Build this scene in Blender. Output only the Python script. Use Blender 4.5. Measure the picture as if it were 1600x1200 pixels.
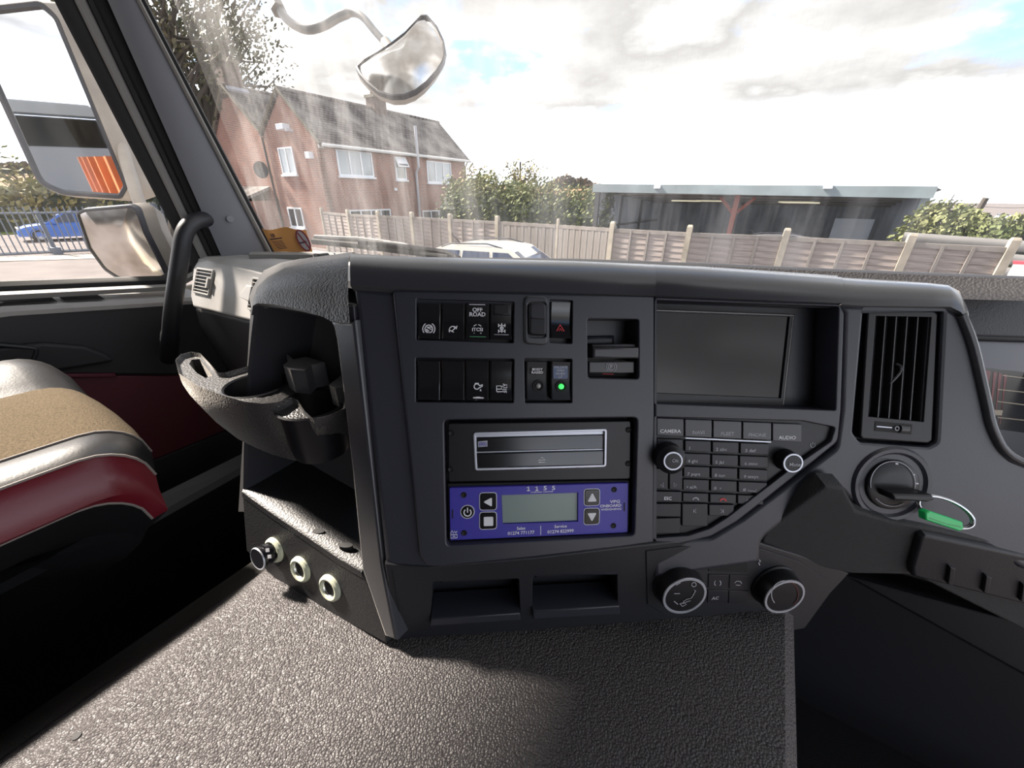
import bpy, bmesh, math, random
from mathutils import Vector, Matrix
from mathutils.geometry import tessellate_polygon
random.seed(7)
for o in list(bpy.data.objects): bpy.data.objects.remove(o)
SC = bpy.context.scene; COL = SC.collection
# ------------------------------------------------------------------ camera, world, sun, exposure
H = 2.6                                   # camera height above the yard
FPX = 605.0; PITCH = math.atan(295/605); ROLL = math.radians(0.6); YAW = math.radians(32)
_fw = Vector((-math.sin(YAW), math.cos(YAW), 0)); _r0 = Vector((math.cos(YAW), math.sin(YAW), 0)); _up = Vector((0, 0, 1))
CD = _fw*math.cos(PITCH)-_up*math.sin(PITCH); _u0 = _fw*math.sin(PITCH)+_up*math.cos(PITCH)
CX = _r0*math.cos(ROLL)+_u0*math.sin(ROLL); CY = -_r0*math.sin(ROLL)+_u0*math.cos(ROLL)
CAM = Vector((0, 0, H))
cd = bpy.data.cameras.new('camera'); cam = bpy.data.objects.new('camera', cd); COL.objects.link(cam)
cd.sensor_width = 36; cd.lens = 36*FPX/1600; cd.clip_start = .02; cd.clip_end = 2000
cam.matrix_world = Matrix(((CX.x, CY.x, -CD.x, 0), (CX.y, CY.y, -CD.y, 0), (CX.z, CY.z, -CD.z, H), (0, 0, 0, 1)))
SC.camera = cam
vs = SC.view_settings; vs.view_transform = 'Standard'; vs.look = 'None'; vs.gamma = 1; vs.use_curve_mapping = False
vs.exposure = 1.2
try:
    SC.cycles.use_denoising = True; SC.cycles.max_bounces = 10; SC.cycles.transparent_max_bounces = 16
    SC.cycles.sample_clamp_indirect = 6
except Exception: pass
W = bpy.data.worlds.new('sky'); SC.world = W; W.use_nodes = True
def build_world():
    nt = W.node_tree; n = nt.nodes; L = nt.links; n.clear()
    out = n.new('ShaderNodeOutputWorld'); bg = n.new('ShaderNodeBackground'); L.new(bg.outputs[0], out.inputs[0])
    tc = n.new('ShaderNodeTexCoord'); sp = n.new('ShaderNodeSeparateXYZ'); L.new(tc.outputs['Generated'], sp.inputs[0])
    mx = n.new('ShaderNodeMath'); mx.operation = 'MAXIMUM'; L.new(sp.outputs[2], mx.inputs[0]); mx.inputs[1].default_value = 0
    ad = n.new('ShaderNodeMath'); ad.operation = 'ADD'; L.new(mx.outputs[0], ad.inputs[0]); ad.inputs[1].default_value = .16
    cb = n.new('ShaderNodeCombineXYZ')
    for i in (0, 1):
        d = n.new('ShaderNodeMath'); d.operation = 'DIVIDE'; L.new(sp.outputs[i], d.inputs[0]); L.new(ad.outputs[0], d.inputs[1]); L.new(d.outputs[0], cb.inputs[i])
    def noise(scale, detail, rough, off):
        m = n.new('ShaderNodeMapping'); m.inputs['Location'].default_value = off; m.inputs['Rotation'].default_value = (0, 0, .75); L.new(cb.outputs[0], m.inputs[0])
        t = n.new('ShaderNodeTexNoise'); t.inputs['Scale'].default_value = scale; t.inputs['Detail'].default_value = detail; t.inputs['Roughness'].default_value = rough
        L.new(m.outputs[0], t.inputs['Vector']); return t.outputs[0]
    def ramp(src, stops):
        r = n.new('ShaderNodeValToRGB'); L.new(src, r.inputs[0]); e = r.color_ramp.elements
        e[0].position, e[0].color = stops[0][0], (*stops[0][1], 1); e[1].position, e[1].color = stops[-1][0], (*stops[-1][1], 1)
        for p, c in stops[1:-1]: q = e.new(p); q.color = (*c, 1)
        return r.outputs[0]
    cover = ramp(noise(.95, 6, .56, (3.6, 1.2, 0)), [(.36, (0, 0, 0)), (.47, (1, 1, 1))])
    shade = ramp(noise(.95, 6, .54, (8.3, 4.4, 2)), [(.38, (1.1, 1.1, 1.1)), (.455, (.56, .545, .53)), (.53, (.42, .405, .39)), (.585, (.62, .61, .6)), (.62, (1.1, 1.1, 1.1))])
    mix = n.new('ShaderNodeMix'); mix.data_type = 'RGBA'; L.new(cover, mix.inputs[0])
    mix.inputs[6].default_value = (.36, .56, .92, 1); L.new(shade, mix.inputs[7])
    # bright haze towards the horizon, the same all round
    hz = n.new('ShaderNodeMapRange'); L.new(mx.outputs[0], hz.inputs[0]); hz.inputs[1].default_value = 0; hz.inputs[2].default_value = .17; hz.inputs[3].default_value = .92; hz.inputs[4].default_value = 0
    m2 = n.new('ShaderNodeMix'); m2.data_type = 'RGBA'; L.new(hz.outputs[0], m2.inputs[0]); L.new(mix.outputs[2], m2.inputs[6]); m2.inputs[7].default_value = (2.35, 2.5, 2.8, 1)
    L.new(m2.outputs[2], bg.inputs[0]); bg.inputs[1].default_value = 0.85
build_world()
sd = bpy.data.lights.new('sun', 'SUN'); sd.energy = 8.0; sd.angle = math.radians(5); sd.color = (1, .89, .78)
sun = bpy.data.objects.new('sun', sd); COL.objects.link(sun); sun.location = (-30, -8, 30)
SUN = Vector((-1, -.15, .95)).normalized(); sun.rotation_euler = SUN.to_track_quat('Z', 'Y').to_euler()
# ------------------------------------------------------------------ pixel rays (world x = vehicle right, y = vehicle forward)
def ray(px, py): return CD+CX*((px-800)/FPX)+CY*((600-py)/FPX)
def pt(px, py, d): return CAM+ray(px, py)*d
def onz(px, py, z): r = ray(px, py); return CAM+r*(z/r.z)
def onx(px, py, x): r = ray(px, py); return CAM+r*(x/r.x)
def ony(px, py, y): r = ray(px, py); return CAM+r*(y/r.y)
def hd(px, py, D): r = ray(px, py); return CAM+r*(D/math.hypot(r.x, r.y))
def hw(X, Y, z=0.0): return Vector((X*math.cos(YAW)-Y*math.sin(YAW), X*math.sin(YAW)+Y*math.cos(YAW), z))   # yard axes (along the view) to world
def V3(r, f, z): return Vector((r, f, H+z))
# ------------------------------------------------------------------ materials
MATS = {}
def mat(name, col, rough=.6, metal=0, spec=.5, bump=None, var=None, emit=None, coat=0, trans=0, alpha=1, sheen=0):
    """bump = (kind, scale, strength, distance); var = (scale, amount) or (scale, colour2)"""
    if name in MATS: return MATS[name]
    m = bpy.data.materials.new(name); m.use_nodes = True; nt = m.node_tree; n = nt.nodes; L = nt.links
    b = n['Principled BSDF']; b.inputs['Base Color'].default_value = (*col, 1); b.inputs['Roughness'].default_value = rough
    b.inputs['Metallic'].default_value = metal; b.inputs['Specular IOR Level'].default_value = spec
    b.inputs['Coat Weight'].default_value = coat; b.inputs['Transmission Weight'].default_value = trans; b.inputs['Alpha'].default_value = alpha
    if sheen: b.inputs['Sheen Weight'].default_value = sheen; b.inputs['Sheen Roughness'].default_value = .35; b.inputs['Sheen Tint'].default_value = (1, .95, .88, 1)
    tc = n.new('ShaderNodeTexCoord')
    if emit: b.inputs['Emission Color'].default_value = (*emit[0], 1); b.inputs['Emission Strength'].default_value = emit[1]
    if bump:
        kind, sc, st, dist = bump
        if kind == 'voronoi':
            t = n.new('ShaderNodeTexVoronoi'); t.inputs['Scale'].default_value = sc; o = t.outputs['Distance']
            w = n.new('ShaderNodeTexNoise'); w.inputs['Scale'].default_value = sc*.45; w.inputs['Detail'].default_value = 2
            mm = n.new('ShaderNodeVectorMath'); mm.operation = 'MULTIPLY_ADD'; mm.inputs[1].default_value = (1.0/sc,)*3
            L.new(tc.outputs['Object'], w.inputs['Vector']); L.new(w.outputs['Color'], mm.inputs[0]); L.new(tc.outputs['Object'], mm.inputs[2]); L.new(mm.outputs[0], t.inputs['Vector'])
            inv = n.new('ShaderNodeMath'); inv.operation = 'SUBTRACT'; inv.inputs[0].default_value = 1; L.new(o, inv.inputs[1]); o = inv.outputs[0]
        elif kind == 'wave':
            t = n.new('ShaderNodeTexWave'); t.inputs['Scale'].default_value = sc; t.inputs['Distortion'].default_value = .3; o = t.outputs[0]; L.new(tc.outputs['Object'], t.inputs['Vector'])
        else:
            t = n.new('ShaderNodeTexNoise'); t.inputs['Scale'].default_value = sc; t.inputs['Detail'].default_value = 4; o = t.outputs[0]; L.new(tc.outputs['Object'], t.inputs['Vector'])
        bp = n.new('ShaderNodeBump'); bp.inputs['Strength'].default_value = st; bp.inputs['Distance'].default_value = dist
        L.new(o, bp.inputs['Height']); L.new(bp.outputs[0], b.inputs['Normal'])
    if var:
        t = n.new('ShaderNodeTexNoise'); t.inputs['Scale'].default_value = var[0]; t.inputs['Detail'].default_value = 5; L.new(tc.outputs['Object'], t.inputs['Vector'])
        r = n.new('ShaderNodeValToRGB'); L.new(t.outputs[0], r.inputs[0]); e = r.color_ramp.elements; e[0].position = .35; e[1].position = .68
        c2 = var[1] if isinstance(var[1], tuple) else tuple(min(1, c*(1+var[1])) for c in col)
        c1 = col if isinstance(var[1], tuple) else tuple(c*(1-var[1]) for c in col)
        e[0].color = (*c1, 1); e[1].color = (*c2, 1); L.new(r.outputs[0], b.inputs['Base Color'])
    MATS[name] = m; return m
def brick_mat(name, c1, c2, mortar, bw, bh, ms, rough=.9, bump=.4, noise=None):
    m = bpy.data.materials.new(name); m.use_nodes = True; nt = m.node_tree; n = nt.nodes; L = nt.links; b = n['Principled BSDF']; b.inputs['Roughness'].default_value = rough
    b.inputs['Specular IOR Level'].default_value = .2
    tc = n.new('ShaderNodeTexCoord'); t = n.new('ShaderNodeTexBrick'); L.new(tc.outputs['Object'], t.inputs['Vector'])
    t.inputs['Color1'].default_value = (*c1, 1); t.inputs['Color2'].default_value = (*c2, 1); t.inputs['Mortar'].default_value = (*mortar, 1)
    t.inputs['Scale'].default_value = 1; t.inputs['Brick Width'].default_value = bw; t.inputs['Row Height'].default_value = bh; t.inputs['Mortar Size'].default_value = ms
    src = t.outputs['Color']
    if noise:
        q = n.new('ShaderNodeTexNoise'); q.inputs['Scale'].default_value = noise[0]; q.inputs['Detail'].default_value = 6; L.new(tc.outputs['Object'], q.inputs['Vector'])
        r = n.new('ShaderNodeValToRGB'); L.new(q.outputs[0], r.inputs[0]); r.color_ramp.elements[0].position = .42; r.color_ramp.elements[1].position = .66
        r.color_ramp.elements[0].color = (0, 0, 0, 1); r.color_ramp.elements[1].color = (noise[2],)*3+(1,)
        mx = n.new('ShaderNodeMix'); mx.data_type = 'RGBA'; L.new(r.outputs[0], mx.inputs[0]); L.new(src, mx.inputs[6]); mx.inputs[7].default_value = (*noise[1], 1); src = mx.outputs[2]
    L.new(src, b.inputs['Base Color']); bp = n.new('ShaderNodeBump'); bp.invert = True; bp.inputs['Strength'].default_value = bump; bp.inputs['Distance'].default_value = .02
    L.new(t.outputs['Fac'], bp.inputs['Height']); L.new(bp.outputs[0], b.inputs['Normal']); MATS[name] = m; return m
def glass_mat(name, tint=(1, 1, 1), gloss=.06, dirt=0.0, dirt_col=(.8, .78, .74), streak=(3, 3, .4)):
    """thin pane: see-through with a mirror-like sheen and a film of dust streaks"""
    m = bpy.data.materials.new(name); m.use_nodes = True; nt = m.node_tree; n = nt.nodes; L = nt.links; n.clear()
    out = n.new('ShaderNodeOutputMaterial'); tr = n.new('ShaderNodeBsdfTransparent'); tr.inputs[0].default_value = (*tint, 1)
    gl = n.new('ShaderNodeBsdfGlossy'); gl.inputs['Roughness'].default_value = .02
    lw = n.new('ShaderNodeFresnel'); lw.inputs[0].default_value = 1.45
    ml = n.new('ShaderNodeMath'); ml.operation = 'MULTIPLY'; L.new(lw.outputs[0], ml.inputs[0]); ml.inputs[1].default_value = gloss*12
    mx = n.new('ShaderNodeMixShader'); L.new(ml.outputs[0], mx.inputs[0]); L.new(tr.outputs[0], mx.inputs[1]); L.new(gl.outputs[0], mx.inputs[2]); last = mx.outputs[0]
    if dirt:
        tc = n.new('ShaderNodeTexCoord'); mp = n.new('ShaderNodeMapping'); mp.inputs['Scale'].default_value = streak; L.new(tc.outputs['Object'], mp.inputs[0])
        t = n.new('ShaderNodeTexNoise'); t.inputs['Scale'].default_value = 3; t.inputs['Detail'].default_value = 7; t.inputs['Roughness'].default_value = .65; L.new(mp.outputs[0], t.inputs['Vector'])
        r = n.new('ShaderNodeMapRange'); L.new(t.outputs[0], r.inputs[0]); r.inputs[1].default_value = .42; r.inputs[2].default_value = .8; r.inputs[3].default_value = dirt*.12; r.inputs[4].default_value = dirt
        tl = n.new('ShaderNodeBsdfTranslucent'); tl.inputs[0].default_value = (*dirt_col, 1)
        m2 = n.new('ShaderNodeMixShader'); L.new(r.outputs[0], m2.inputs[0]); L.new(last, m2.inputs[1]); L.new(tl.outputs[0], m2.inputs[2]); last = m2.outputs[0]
    L.new(last, out.inputs[0]); MATS[name] = m; return m
# ------------------------------------------------------------------ object helpers
XF = {}
def obj(name, geo, m, parent=None, local=False, smooth=True, ang=38, kind=None, label=None):
    """one mesh object; geometry in world axes unless local (then in its own frame or its parent's frame)"""
    vs_, fs = geo; me = bpy.data.meshes.new(name); M = XF[parent.name] if parent else Matrix()
    if parent and not local: Mi = M.inverted(); vs_ = [Mi @ Vector(v) for v in vs_]
    off = Vector((0, 0, 0))
    if not parent:
        xs = [v[0] for v in vs_]; ys = [v[1] for v in vs_]; zs = [v[2] for v in vs_]
        off = Vector(((min(xs)+max(xs))/2, (min(ys)+max(ys))/2, min(zs))); vs_ = [Vector(v)-off for v in vs_]
    me.from_pydata([tuple(v) for v in vs_], [], fs); me.validate(); me.update()
    if smooth:
        me.polygons.foreach_set('use_smooth', [True]*len(me.polygons)); me.set_sharp_from_angle(angle=math.radians(ang))
    o = bpy.data.objects.new(name, me); COL.objects.link(o)
    if m: me.materials.append(MATS[m] if isinstance(m, str) else m)
    if parent: o.parent = parent; XF[o.name] = M.copy()
    else: o.location = off; XF[o.name] = Matrix.Translation(off)
    if kind: o['kind'] = kind
    if label: o['label'] = label
    return o
def placed(name, me_src, M, parent, m=None):
    """a part that shares mesh data, placed by a matrix in its parent's frame"""
    o = bpy.data.objects.new(name, me_src); COL.objects.link(o); o.parent = parent; o.matrix_local = M; XF[o.name] = XF[parent.name] @ M; return o
def thing(name, label, cat, at=None, M=None, group=None, kind=None):
    o = bpy.data.objects.new(name, None); COL.objects.link(o); o.empty_display_size = .05
    M = M if M is not None else Matrix.Translation(Vector(at) if at is not None else Vector((0, 0, 0)))
    o.matrix_world = M; XF[o.name] = M.copy(); o['label'] = label
    if cat: o['category'] = cat
    if group: o['group'] = group
    if kind: o['kind'] = kind
    return o
def tag(o, label, cat=None, group=None, kind=None):
    o['label'] = label
    if cat: o['category'] = cat
    if group: o['group'] = group
    if kind: o['kind'] = kind
    return o
# ------------------------------------------------------------------ geometry helpers -> (verts, faces)
def join(*gs):
    v, f = [], []
    for g in gs:
        k = len(v); v += list(g[0]); f += [tuple(i+k for i in q) for q in g[1]]
    return v, f
def xf(M, g): return [M @ Vector(v) for v in g[0]], g[1]
def loft(loops, closed=True, cap0=False, cap1=False):
    v, f = [], []; n = len(loops[0])
    for l in loops: v += [Vector(p) for p in l]
    for i in range(len(loops)-1):
        for j in range(n if closed else n-1):
            a = i*n+j; b = i*n+(j+1) % n; f.append((a, b, b+n, a+n))
    if cap0: f.append(tuple(range(n-1, -1, -1)))
    if cap1: k = (len(loops)-1)*n; f.append(tuple(range(k, k+n)))
    return v, f
def box(x0, x1, y0, y1, z0, z1):
    v = [Vector((x, y, z)) for z in (z0, z1) for x, y in ((x0, y0), (x1, y0), (x1, y1), (x0, y1))]
    return v, [(3, 2, 1, 0), (4, 5, 6, 7), (0, 1, 5, 4), (1, 2, 6, 5), (2, 3, 7, 6), (3, 0, 4, 7)]
def rbox(x0, x1, y0, y1, z0, z1, r):
    return rprism(rrect(x0, y0, x1, y1, r*1.2), z0, z1, r)
def tube(path, rad, seg=12, closed=False, cap=True):
    P = [Vector(p) for p in path]; n = len(P); rads = rad if isinstance(rad, (list, tuple)) else [rad]*n; loops = []; prev = None
    for i in range(n):
        a = P[(i-1) % n] if (closed or i) else P[i]; b = P[(i+1) % n] if (closed or i < n-1) else P[i]
        t = (b-a).normalized()
        if prev is None: u = t.cross(Vector((0, 0, 1)));  u = u if u.length > .05 else t.cross(Vector((1, 0, 0)))
        else: u = prev-t*prev.dot(t)
        u.normalize(); prev = u; w = t.cross(u)
        loops.append([P[i]+(u*math.cos(2*math.pi*k/seg)+w*math.sin(2*math.pi*k/seg))*rads[i] for k in range(seg)])
    if closed: loops.append(loops[0])
    return loft(loops, True, cap and not closed, cap and not closed)
def smooth_path(pts, sub=6):
    P = [Vector(p) for p in pts]; out = []
    for i in range(len(P)-1):
        p0 = P[max(i-1, 0)]; p1 = P[i]; p2 = P[i+1]; p3 = P[min(i+2, len(P)-1)]
        for k in range(sub):
            t = k/sub; out.append(.5*((2*p1)+(p2-p0)*t+(2*p0-5*p1+4*p2-p3)*t*t+(-p0+3*p1-3*p2+p3)*t**3))
    out.append(P[-1]); return out
def lathe(profile, seg=32, M=None, cap=False):
    loops = [[Vector((r*math.cos(2*math.pi*k/seg), r*math.sin(2*math.pi*k/seg), z)) for k in range(seg)] for r, z in profile]
    g = loft(loops, True, cap, cap); return xf(M, g) if M is not None else g
def circ(cx, cy, r, n=28, ry=None): return [(cx+r*math.cos(2*math.pi*k/n), cy+(ry or r)*math.sin(2*math.pi*k/n)) for k in range(n)]
def area2(p): return sum(p[i][0]*p[(i+1) % len(p)][1]-p[(i+1) % len(p)][0]*p[i][1] for i in range(len(p)))/2
def ccw(p): return list(p) if area2(p) > 0 else list(p)[::-1]
def roundpoly(pts, r, seg=4):
    n = len(pts); out = []; rs = r if isinstance(r, (list, tuple)) else [r]*n
    for i in range(n):
        p = Vector(pts[i][:2]); a = Vector(pts[i-1][:2]); b = Vector(pts[(i+1) % n][:2])
        da = a-p; db = b-p; la, lb = da.length, db.length
        if rs[i] <= 0 or la < 1e-9 or lb < 1e-9: out.append((p.x, p.y)); continue
        da.normalize(); db.normalize(); c = max(-1, min(1, da.dot(db))); th = math.acos(c)
        if th > math.pi-.05: out.append((p.x, p.y)); continue
        t = min(rs[i]/math.tan(th/2), la*.48, lb*.48); A = p+da*t; B = p+db*t
        for k in range(seg+1):
            s = k/seg; q = A*(1-s)**2+p*2*s*(1-s)+B*s*s; out.append((q.x, q.y))
    return out
def rrect(u0, v0, u1, v1, r, seg=4): return roundpoly([(u0, v0), (u1, v0), (u1, v1), (u0, v1)], r, seg)
def inset(p, d):
    """move a ccw polygon inwards by d"""
    n = len(p); out = []
    for i in range(n):
        a = Vector(p[i-1]); b = Vector(p[i]); c = Vector(p[(i+1) % n]); e1 = b-a; e2 = c-b
        if e1.length < 1e-9: e1 = e2
        if e2.length < 1e-9: e2 = e1
        n1 = Vector((-e1.y, e1.x)).normalized(); n2 = Vector((-e2.y, e2.x)).normalized(); m = n1+n2
        m = m/m.length_squared*2 if m.length > .3 else n1
        if m.length > 2.5: m = m.normalized()*2.5
        q = b+m*d; out.append((q.x, q.y))
    return out
def fill(loops, z, flip=False):
    """flat face at height z bounded by the first loop, with the other loops as holes"""
    flat = [Vector((a, b, z)) for l in loops for a, b in l]; tr = []
    if len(loops) == 1:
        src = [tuple(t) for t in tessellate_polygon([[Vector((a, b, 0)) for a, b in loops[0]]])]
    else:
        bm = bmesh.new(); V = [bm.verts.new((v.x*100, v.y*100, 0)) for v in flat]; bm.verts.index_update(); k = 0; E = []
        for l in loops:
            for i in range(len(l)): E.append(bm.edges.new((V[k+i], V[k+(i+1) % len(l)])))
            k += len(l)
        bmesh.ops.triangle_fill(bm, use_beauty=True, use_dissolve=False, edges=E, normal=(0, 0, 1))
        src = [tuple(v.index for v in f.verts) for f in bm.faces]; bm.free()
    for t in src:
        a, b, c = (flat[i] for i in t); s = (b-a).cross(c-a).z
        if abs(s) < 1e-14: continue
        tr.append(tuple(t) if (s > 0) != flip else tuple(t)[::-1])
    return flat, tr
def rprism(outline, n0, n1, r=0, seg=3, holes=(), back=False):
    """outline (2D) extruded from n0 (back) to n1 (front); front edge rounded by r. holes: list of (loop, bottom_n or None, r)"""
    o = ccw(outline); parts = []
    ks = [(0, 0)] if r <= 0 else [(r*(1-math.cos(a)), r*(1-math.sin(a))) for a in [math.pi/2*k/seg for k in range(seg, -1, -1)]]
    # ks from (r inset, 0 drop) to (0 inset, r drop)
    loops = [[(x, y, n1-dn) for x, y in (inset(o, di) if di else o)] for di, dn in ks]+[[(x, y, n0) for x, y in o]]
    parts.append(loft(loops[::-1]))
    front = [[(x, y) for x, y, _ in loops[0]]]
    for h, hb, hr in holes:
        c = ccw(h)[::-1]
        hk = [(0, 0)] if hr <= 0 else [(hr*(1-math.cos(a)), hr*(1-math.sin(a))) for a in [math.pi/2*k/2 for k in range(2, -1, -1)]]
        hl = [[(x, y, n1-dn) for x, y in (inset(c, di) if di else c)] for di, dn in hk]
        hl.append([(x, y, hb if hb is not None else n0) for x, y in c])
        parts.append(loft(hl[::-1])); front.append([(x, y) for x, y, _ in hl[0]])
        if hb is not None: parts.append(fill([ccw(h)], hb))
    parts.append(fill(front, n1))
    if back: parts.append(fill([o], n0, True))
    return join(*parts)
def ribbon(pts, w, n, closed=False, th=.0003):
    """flat stroke in a frame's uv plane"""
    P = [Vector(p[:2]) for p in pts]; k = len(P); L, R = [], []
    for i in range(k):
        a = P[(i-1) % k] if (closed or i) else P[i]; b = P[(i+1) % k] if (closed or i < k-1) else P[i]; t = (b-a)
        t = t.normalized() if t.length > 0 else Vector((1, 0)); q = Vector((-t.y, t.x))*(w/2); L.append(P[i]+q); R.append(P[i]-q)
    loops = [[(l.x, l.y, n), (l.x, l.y, n+th), (r.x, r.y, n+th), (r.x, r.y, n)] for l, r in zip(L, R)]
    if closed: loops.append(loops[0])
    return loft(loops, True, not closed, not closed)
# ------------------------------------------------------------------ frames on planes
class Fr:
    def __init__(s, o, N, U=None):
        s.o = Vector(o); s.N = Vector(N).normalized(); U = CX if U is None else Vector(U)
        s.U = (U-s.N*U.dot(s.N)).normalized(); s.V = s.N.cross(s.U)
        s.M = Matrix(((s.U.x, s.V.x, s.N.x, s.o.x), (s.U.y, s.V.y, s.N.y, s.o.y), (s.U.z, s.V.z, s.N.z, s.o.z), (0, 0, 0, 1)))
    def uv(s, px, py):
        r = ray(px, py); t = (s.o-CAM).dot(s.N)/r.dot(s.N); q = CAM+r*t-s.o; return (q.dot(s.U), q.dot(s.V))
    def uvs(s, pts): return [s.uv(*p) for p in pts]
    def at(s, px, py, n=0): u, v = s.uv(px, py); return s.o+s.U*u+s.V*v+s.N*n
    def depth(s, px, py): return (s.at(px, py)-CAM).dot(CD)
    def quad(s, x0, y0, x1, y1): return s.uvs([(x0, y1), (x1, y1), (x1, y0), (x0, y0)])
    def sub(s, px, py, n=0): f = Fr(s.at(px, py, n), s.N, s.U); return f
def fr3(A, B, C, U=None, towards=None):
    N = (B-A).cross(C-A).normalized()
    if N.dot((towards or CAM)-A) < 0: N = -N
    return Fr(A, N, U)
SCALE = .00065
def text_geo(s, size, align='CENTER'):
    c = bpy.data.curves.new('t', 'FONT'); c.body = s; c.size = size; c.align_x = align; c.align_y = 'CENTER'; c.resolution_u = 2; c.fill_mode = 'BOTH'; c.offset = .018*size
    o = bpy.data.objects.new('t', c); COL.objects.link(o); dg = bpy.context.evaluated_depsgraph_get(); me = bpy.data.meshes.new_from_object(o.evaluated_get(dg))
    v = [p.co.copy() for p in me.vertices]; f = [tuple(p.vertices) for p in me.polygons]
    bpy.data.objects.remove(o); bpy.data.curves.remove(c); bpy.data.meshes.remove(me); return v, f
def text(fr, s, px, py, hpx, n, m, parent, name='lettering', stretch=1, align='CENTER'):
    sc = fr.depth(px, py)/FPX; g = text_geo(s, hpx*sc/.72, align); u, v = fr.uv(px, py)
    g = ([Vector((p.x*stretch+u, p.y+v, n)) for p in g[0]], g[1]); return obj(name, xf(fr.M, g), m, parent, smooth=False)
def strokes(fr, lines, wpx, n, m, parent, name='symbol', closed=False):
    sc = fr.depth(*lines[0][0])/FPX; return obj(name, xf(fr.M, join(*[ribbon(fr.uvs(l), wpx*sc, n, closed) for l in lines])), m, parent, smooth=False)
def plate(name, fr, pts, n0, n1, m, parent, r=.001, rnd=0, holes=(), seg=3, back=True):
    """pixel outline laid on a frame and given thickness"""
    o = fr.uvs(pts); o = roundpoly(o, rnd) if rnd else o
    return obj(name, xf(fr.M, rprism(o, n0, n1, r, seg, holes, back)), m, parent)
def pxcirc(cx, cy, r, n=24, ry=None, a0=0, a1=360): return [(cx+r*math.cos(math.radians(a0+(a1-a0)*k/n)), cy+(ry or r)*math.sin(math.radians(a0+(a1-a0)*k/n))) for k in range(n+1)]
# ------------------------------------------------------------------ material set
mat('plastic', (.030, .032, .043), .36, bump=('noise', 900, .18, .0005), spec=.5)
mat('plastic_soft', (.040, .041, .048), .25, bump=('noise', 700, .14, .0005), sheen=.25)
mat('plastic_shelf', (.018, .018, .020), .42, bump=('voronoi', 420, .4, .0006))
mat('plastic_grain', (.038, .037, .039), .34, bump=('voronoi', 420, .5, .0008), sheen=.35)
mat('plastic_dark', (.014, .0145, .019), .48, bump=('noise', 800, .25, .0006))
mat('plastic_recess', (.085, .084, .086), .5)
mat('plastic_grey', (.38, .37, .36), .45, bump=('noise', 800, .2, .0005), var=(9, .12))
mat('ledge_grain', (.016, .016, .019), .6, bump=('voronoi', 380, .5, .001))
mat('tunnel_grain', (.056, .050, .051), .46, bump=('voronoi', 480, .9, .0013), var=(3, .12))
mat('knee_weave', (.030, .031, .034), .7, bump=('wave', 260, .5, .0008))
mat('gloss_black', (.010, .010, .012), .16, spec=.5)
mat('satin_black', (.011, .011, .014), .36, spec=.35)
mat('key_black', (.018, .018, .024), .38, spec=.4)
mat('recess_black', (.006, .006, .007), .7)
mat('rubber', (.016, .016, .017), .75)
mat('white_print', (.75, .76, .80), .6)
mat('grey_print', (.40, .41, .45), .6)
mat('red_print', (.75, .04, .05), .5, spec=.5)
mat('green_led', (.05, .9, .12), .4, emit=((.05, .9, .12), .7))
mat('green_line', (.08, .35, .15), .5)
mat('chrome', (.52, .53, .56), .22, metal=1)
mat('silver_plastic', (.50, .52, .58), .35, metal=.5)
mat('cream_ring', (.50, .52, .40), .5)
mat('blue_face', (.045, .035, .36), .42)
mat('lcd', (.20, .26, .24), .25)
mat('screen_glass', (.005, .006, .011), .14, spec=.4)
mat('seat_fabric', (.072, .054, .034), .95, bump=('noise', 700, .9, .0015), var=(420, (.135, .103, .066)), spec=.1)
mat('seat_leather', (.018, .017, .018), .38, bump=('noise', 300, .25, .0006))
mat('seat_red', (.15, .009, .018), .33, bump=('noise', 260, .2, .0006))
mat('seat_dark', (.006, .006, .007), .85, spec=.2)
mat('stitch', (.25, .22, .2), .8)
mat('door_dark', (.017, .017, .021), .6, bump=('noise', 700, .3, .0007))
mat('door_red', (.10, .008, .024), .5)
mat('carpet', (.011, .011, .012), .95, bump=('noise', 500, .8, .002), spec=.1)
mat('carpet_worn', (.070, .067, .062), .95, bump=('noise', 500, .8, .002), var=(6, .3), spec=.1)
mat('pillar_grey', (.17, .178, .20), .6, bump=('noise', 900, .2, .0005))
mat('seal_grey', (.20, .195, .185), .6)
mat('headliner', (.09, .09, .092), .95)
mat('cab_paint', (.62, .56, .46), .35, coat=.3)
mat('mirror_shell', (.36, .33, .30), .55, var=(12, .15))
mat('mirror_glass', (.82, .84, .88), .015, metal=1)
mat('mirror_worn', (.72, .70, .68), .12, metal=1, var=(14, (.42, .38, .34)))
mat('steel_grey', (.30, .30, .30), .45, metal=.4)
mat('green_tag', (.02, .62, .16), .25, spec=.6)
mat('paper_orange', (.52, .25, .075), .8)
mat('paper_grey', (.30, .28, .29), .8)
mat('dark_ink', (.05, .03, .04), .8)
mat('cluster_grey', (.065, .066, .08), .35)
mat('hood_grain', (.022, .022, .026), .6, bump=('voronoi', 420, .4, .0008))
mat('reflected_red', (.16, .03, .03), .4)  # red and tan of the reflection painted on the cluster lens
mat('reflected_tan', (.36, .30, .22), .4)
glass_mat('windscreen_glass', (.97, .98, .98), .035, .30, (.82, .82, .81), (6, 6, .6))  # real dust streaks, thickened to paint in the sun's veiling glare
glass_mat('door_glass', (.97, .98, .98), .04, .03)
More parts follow.
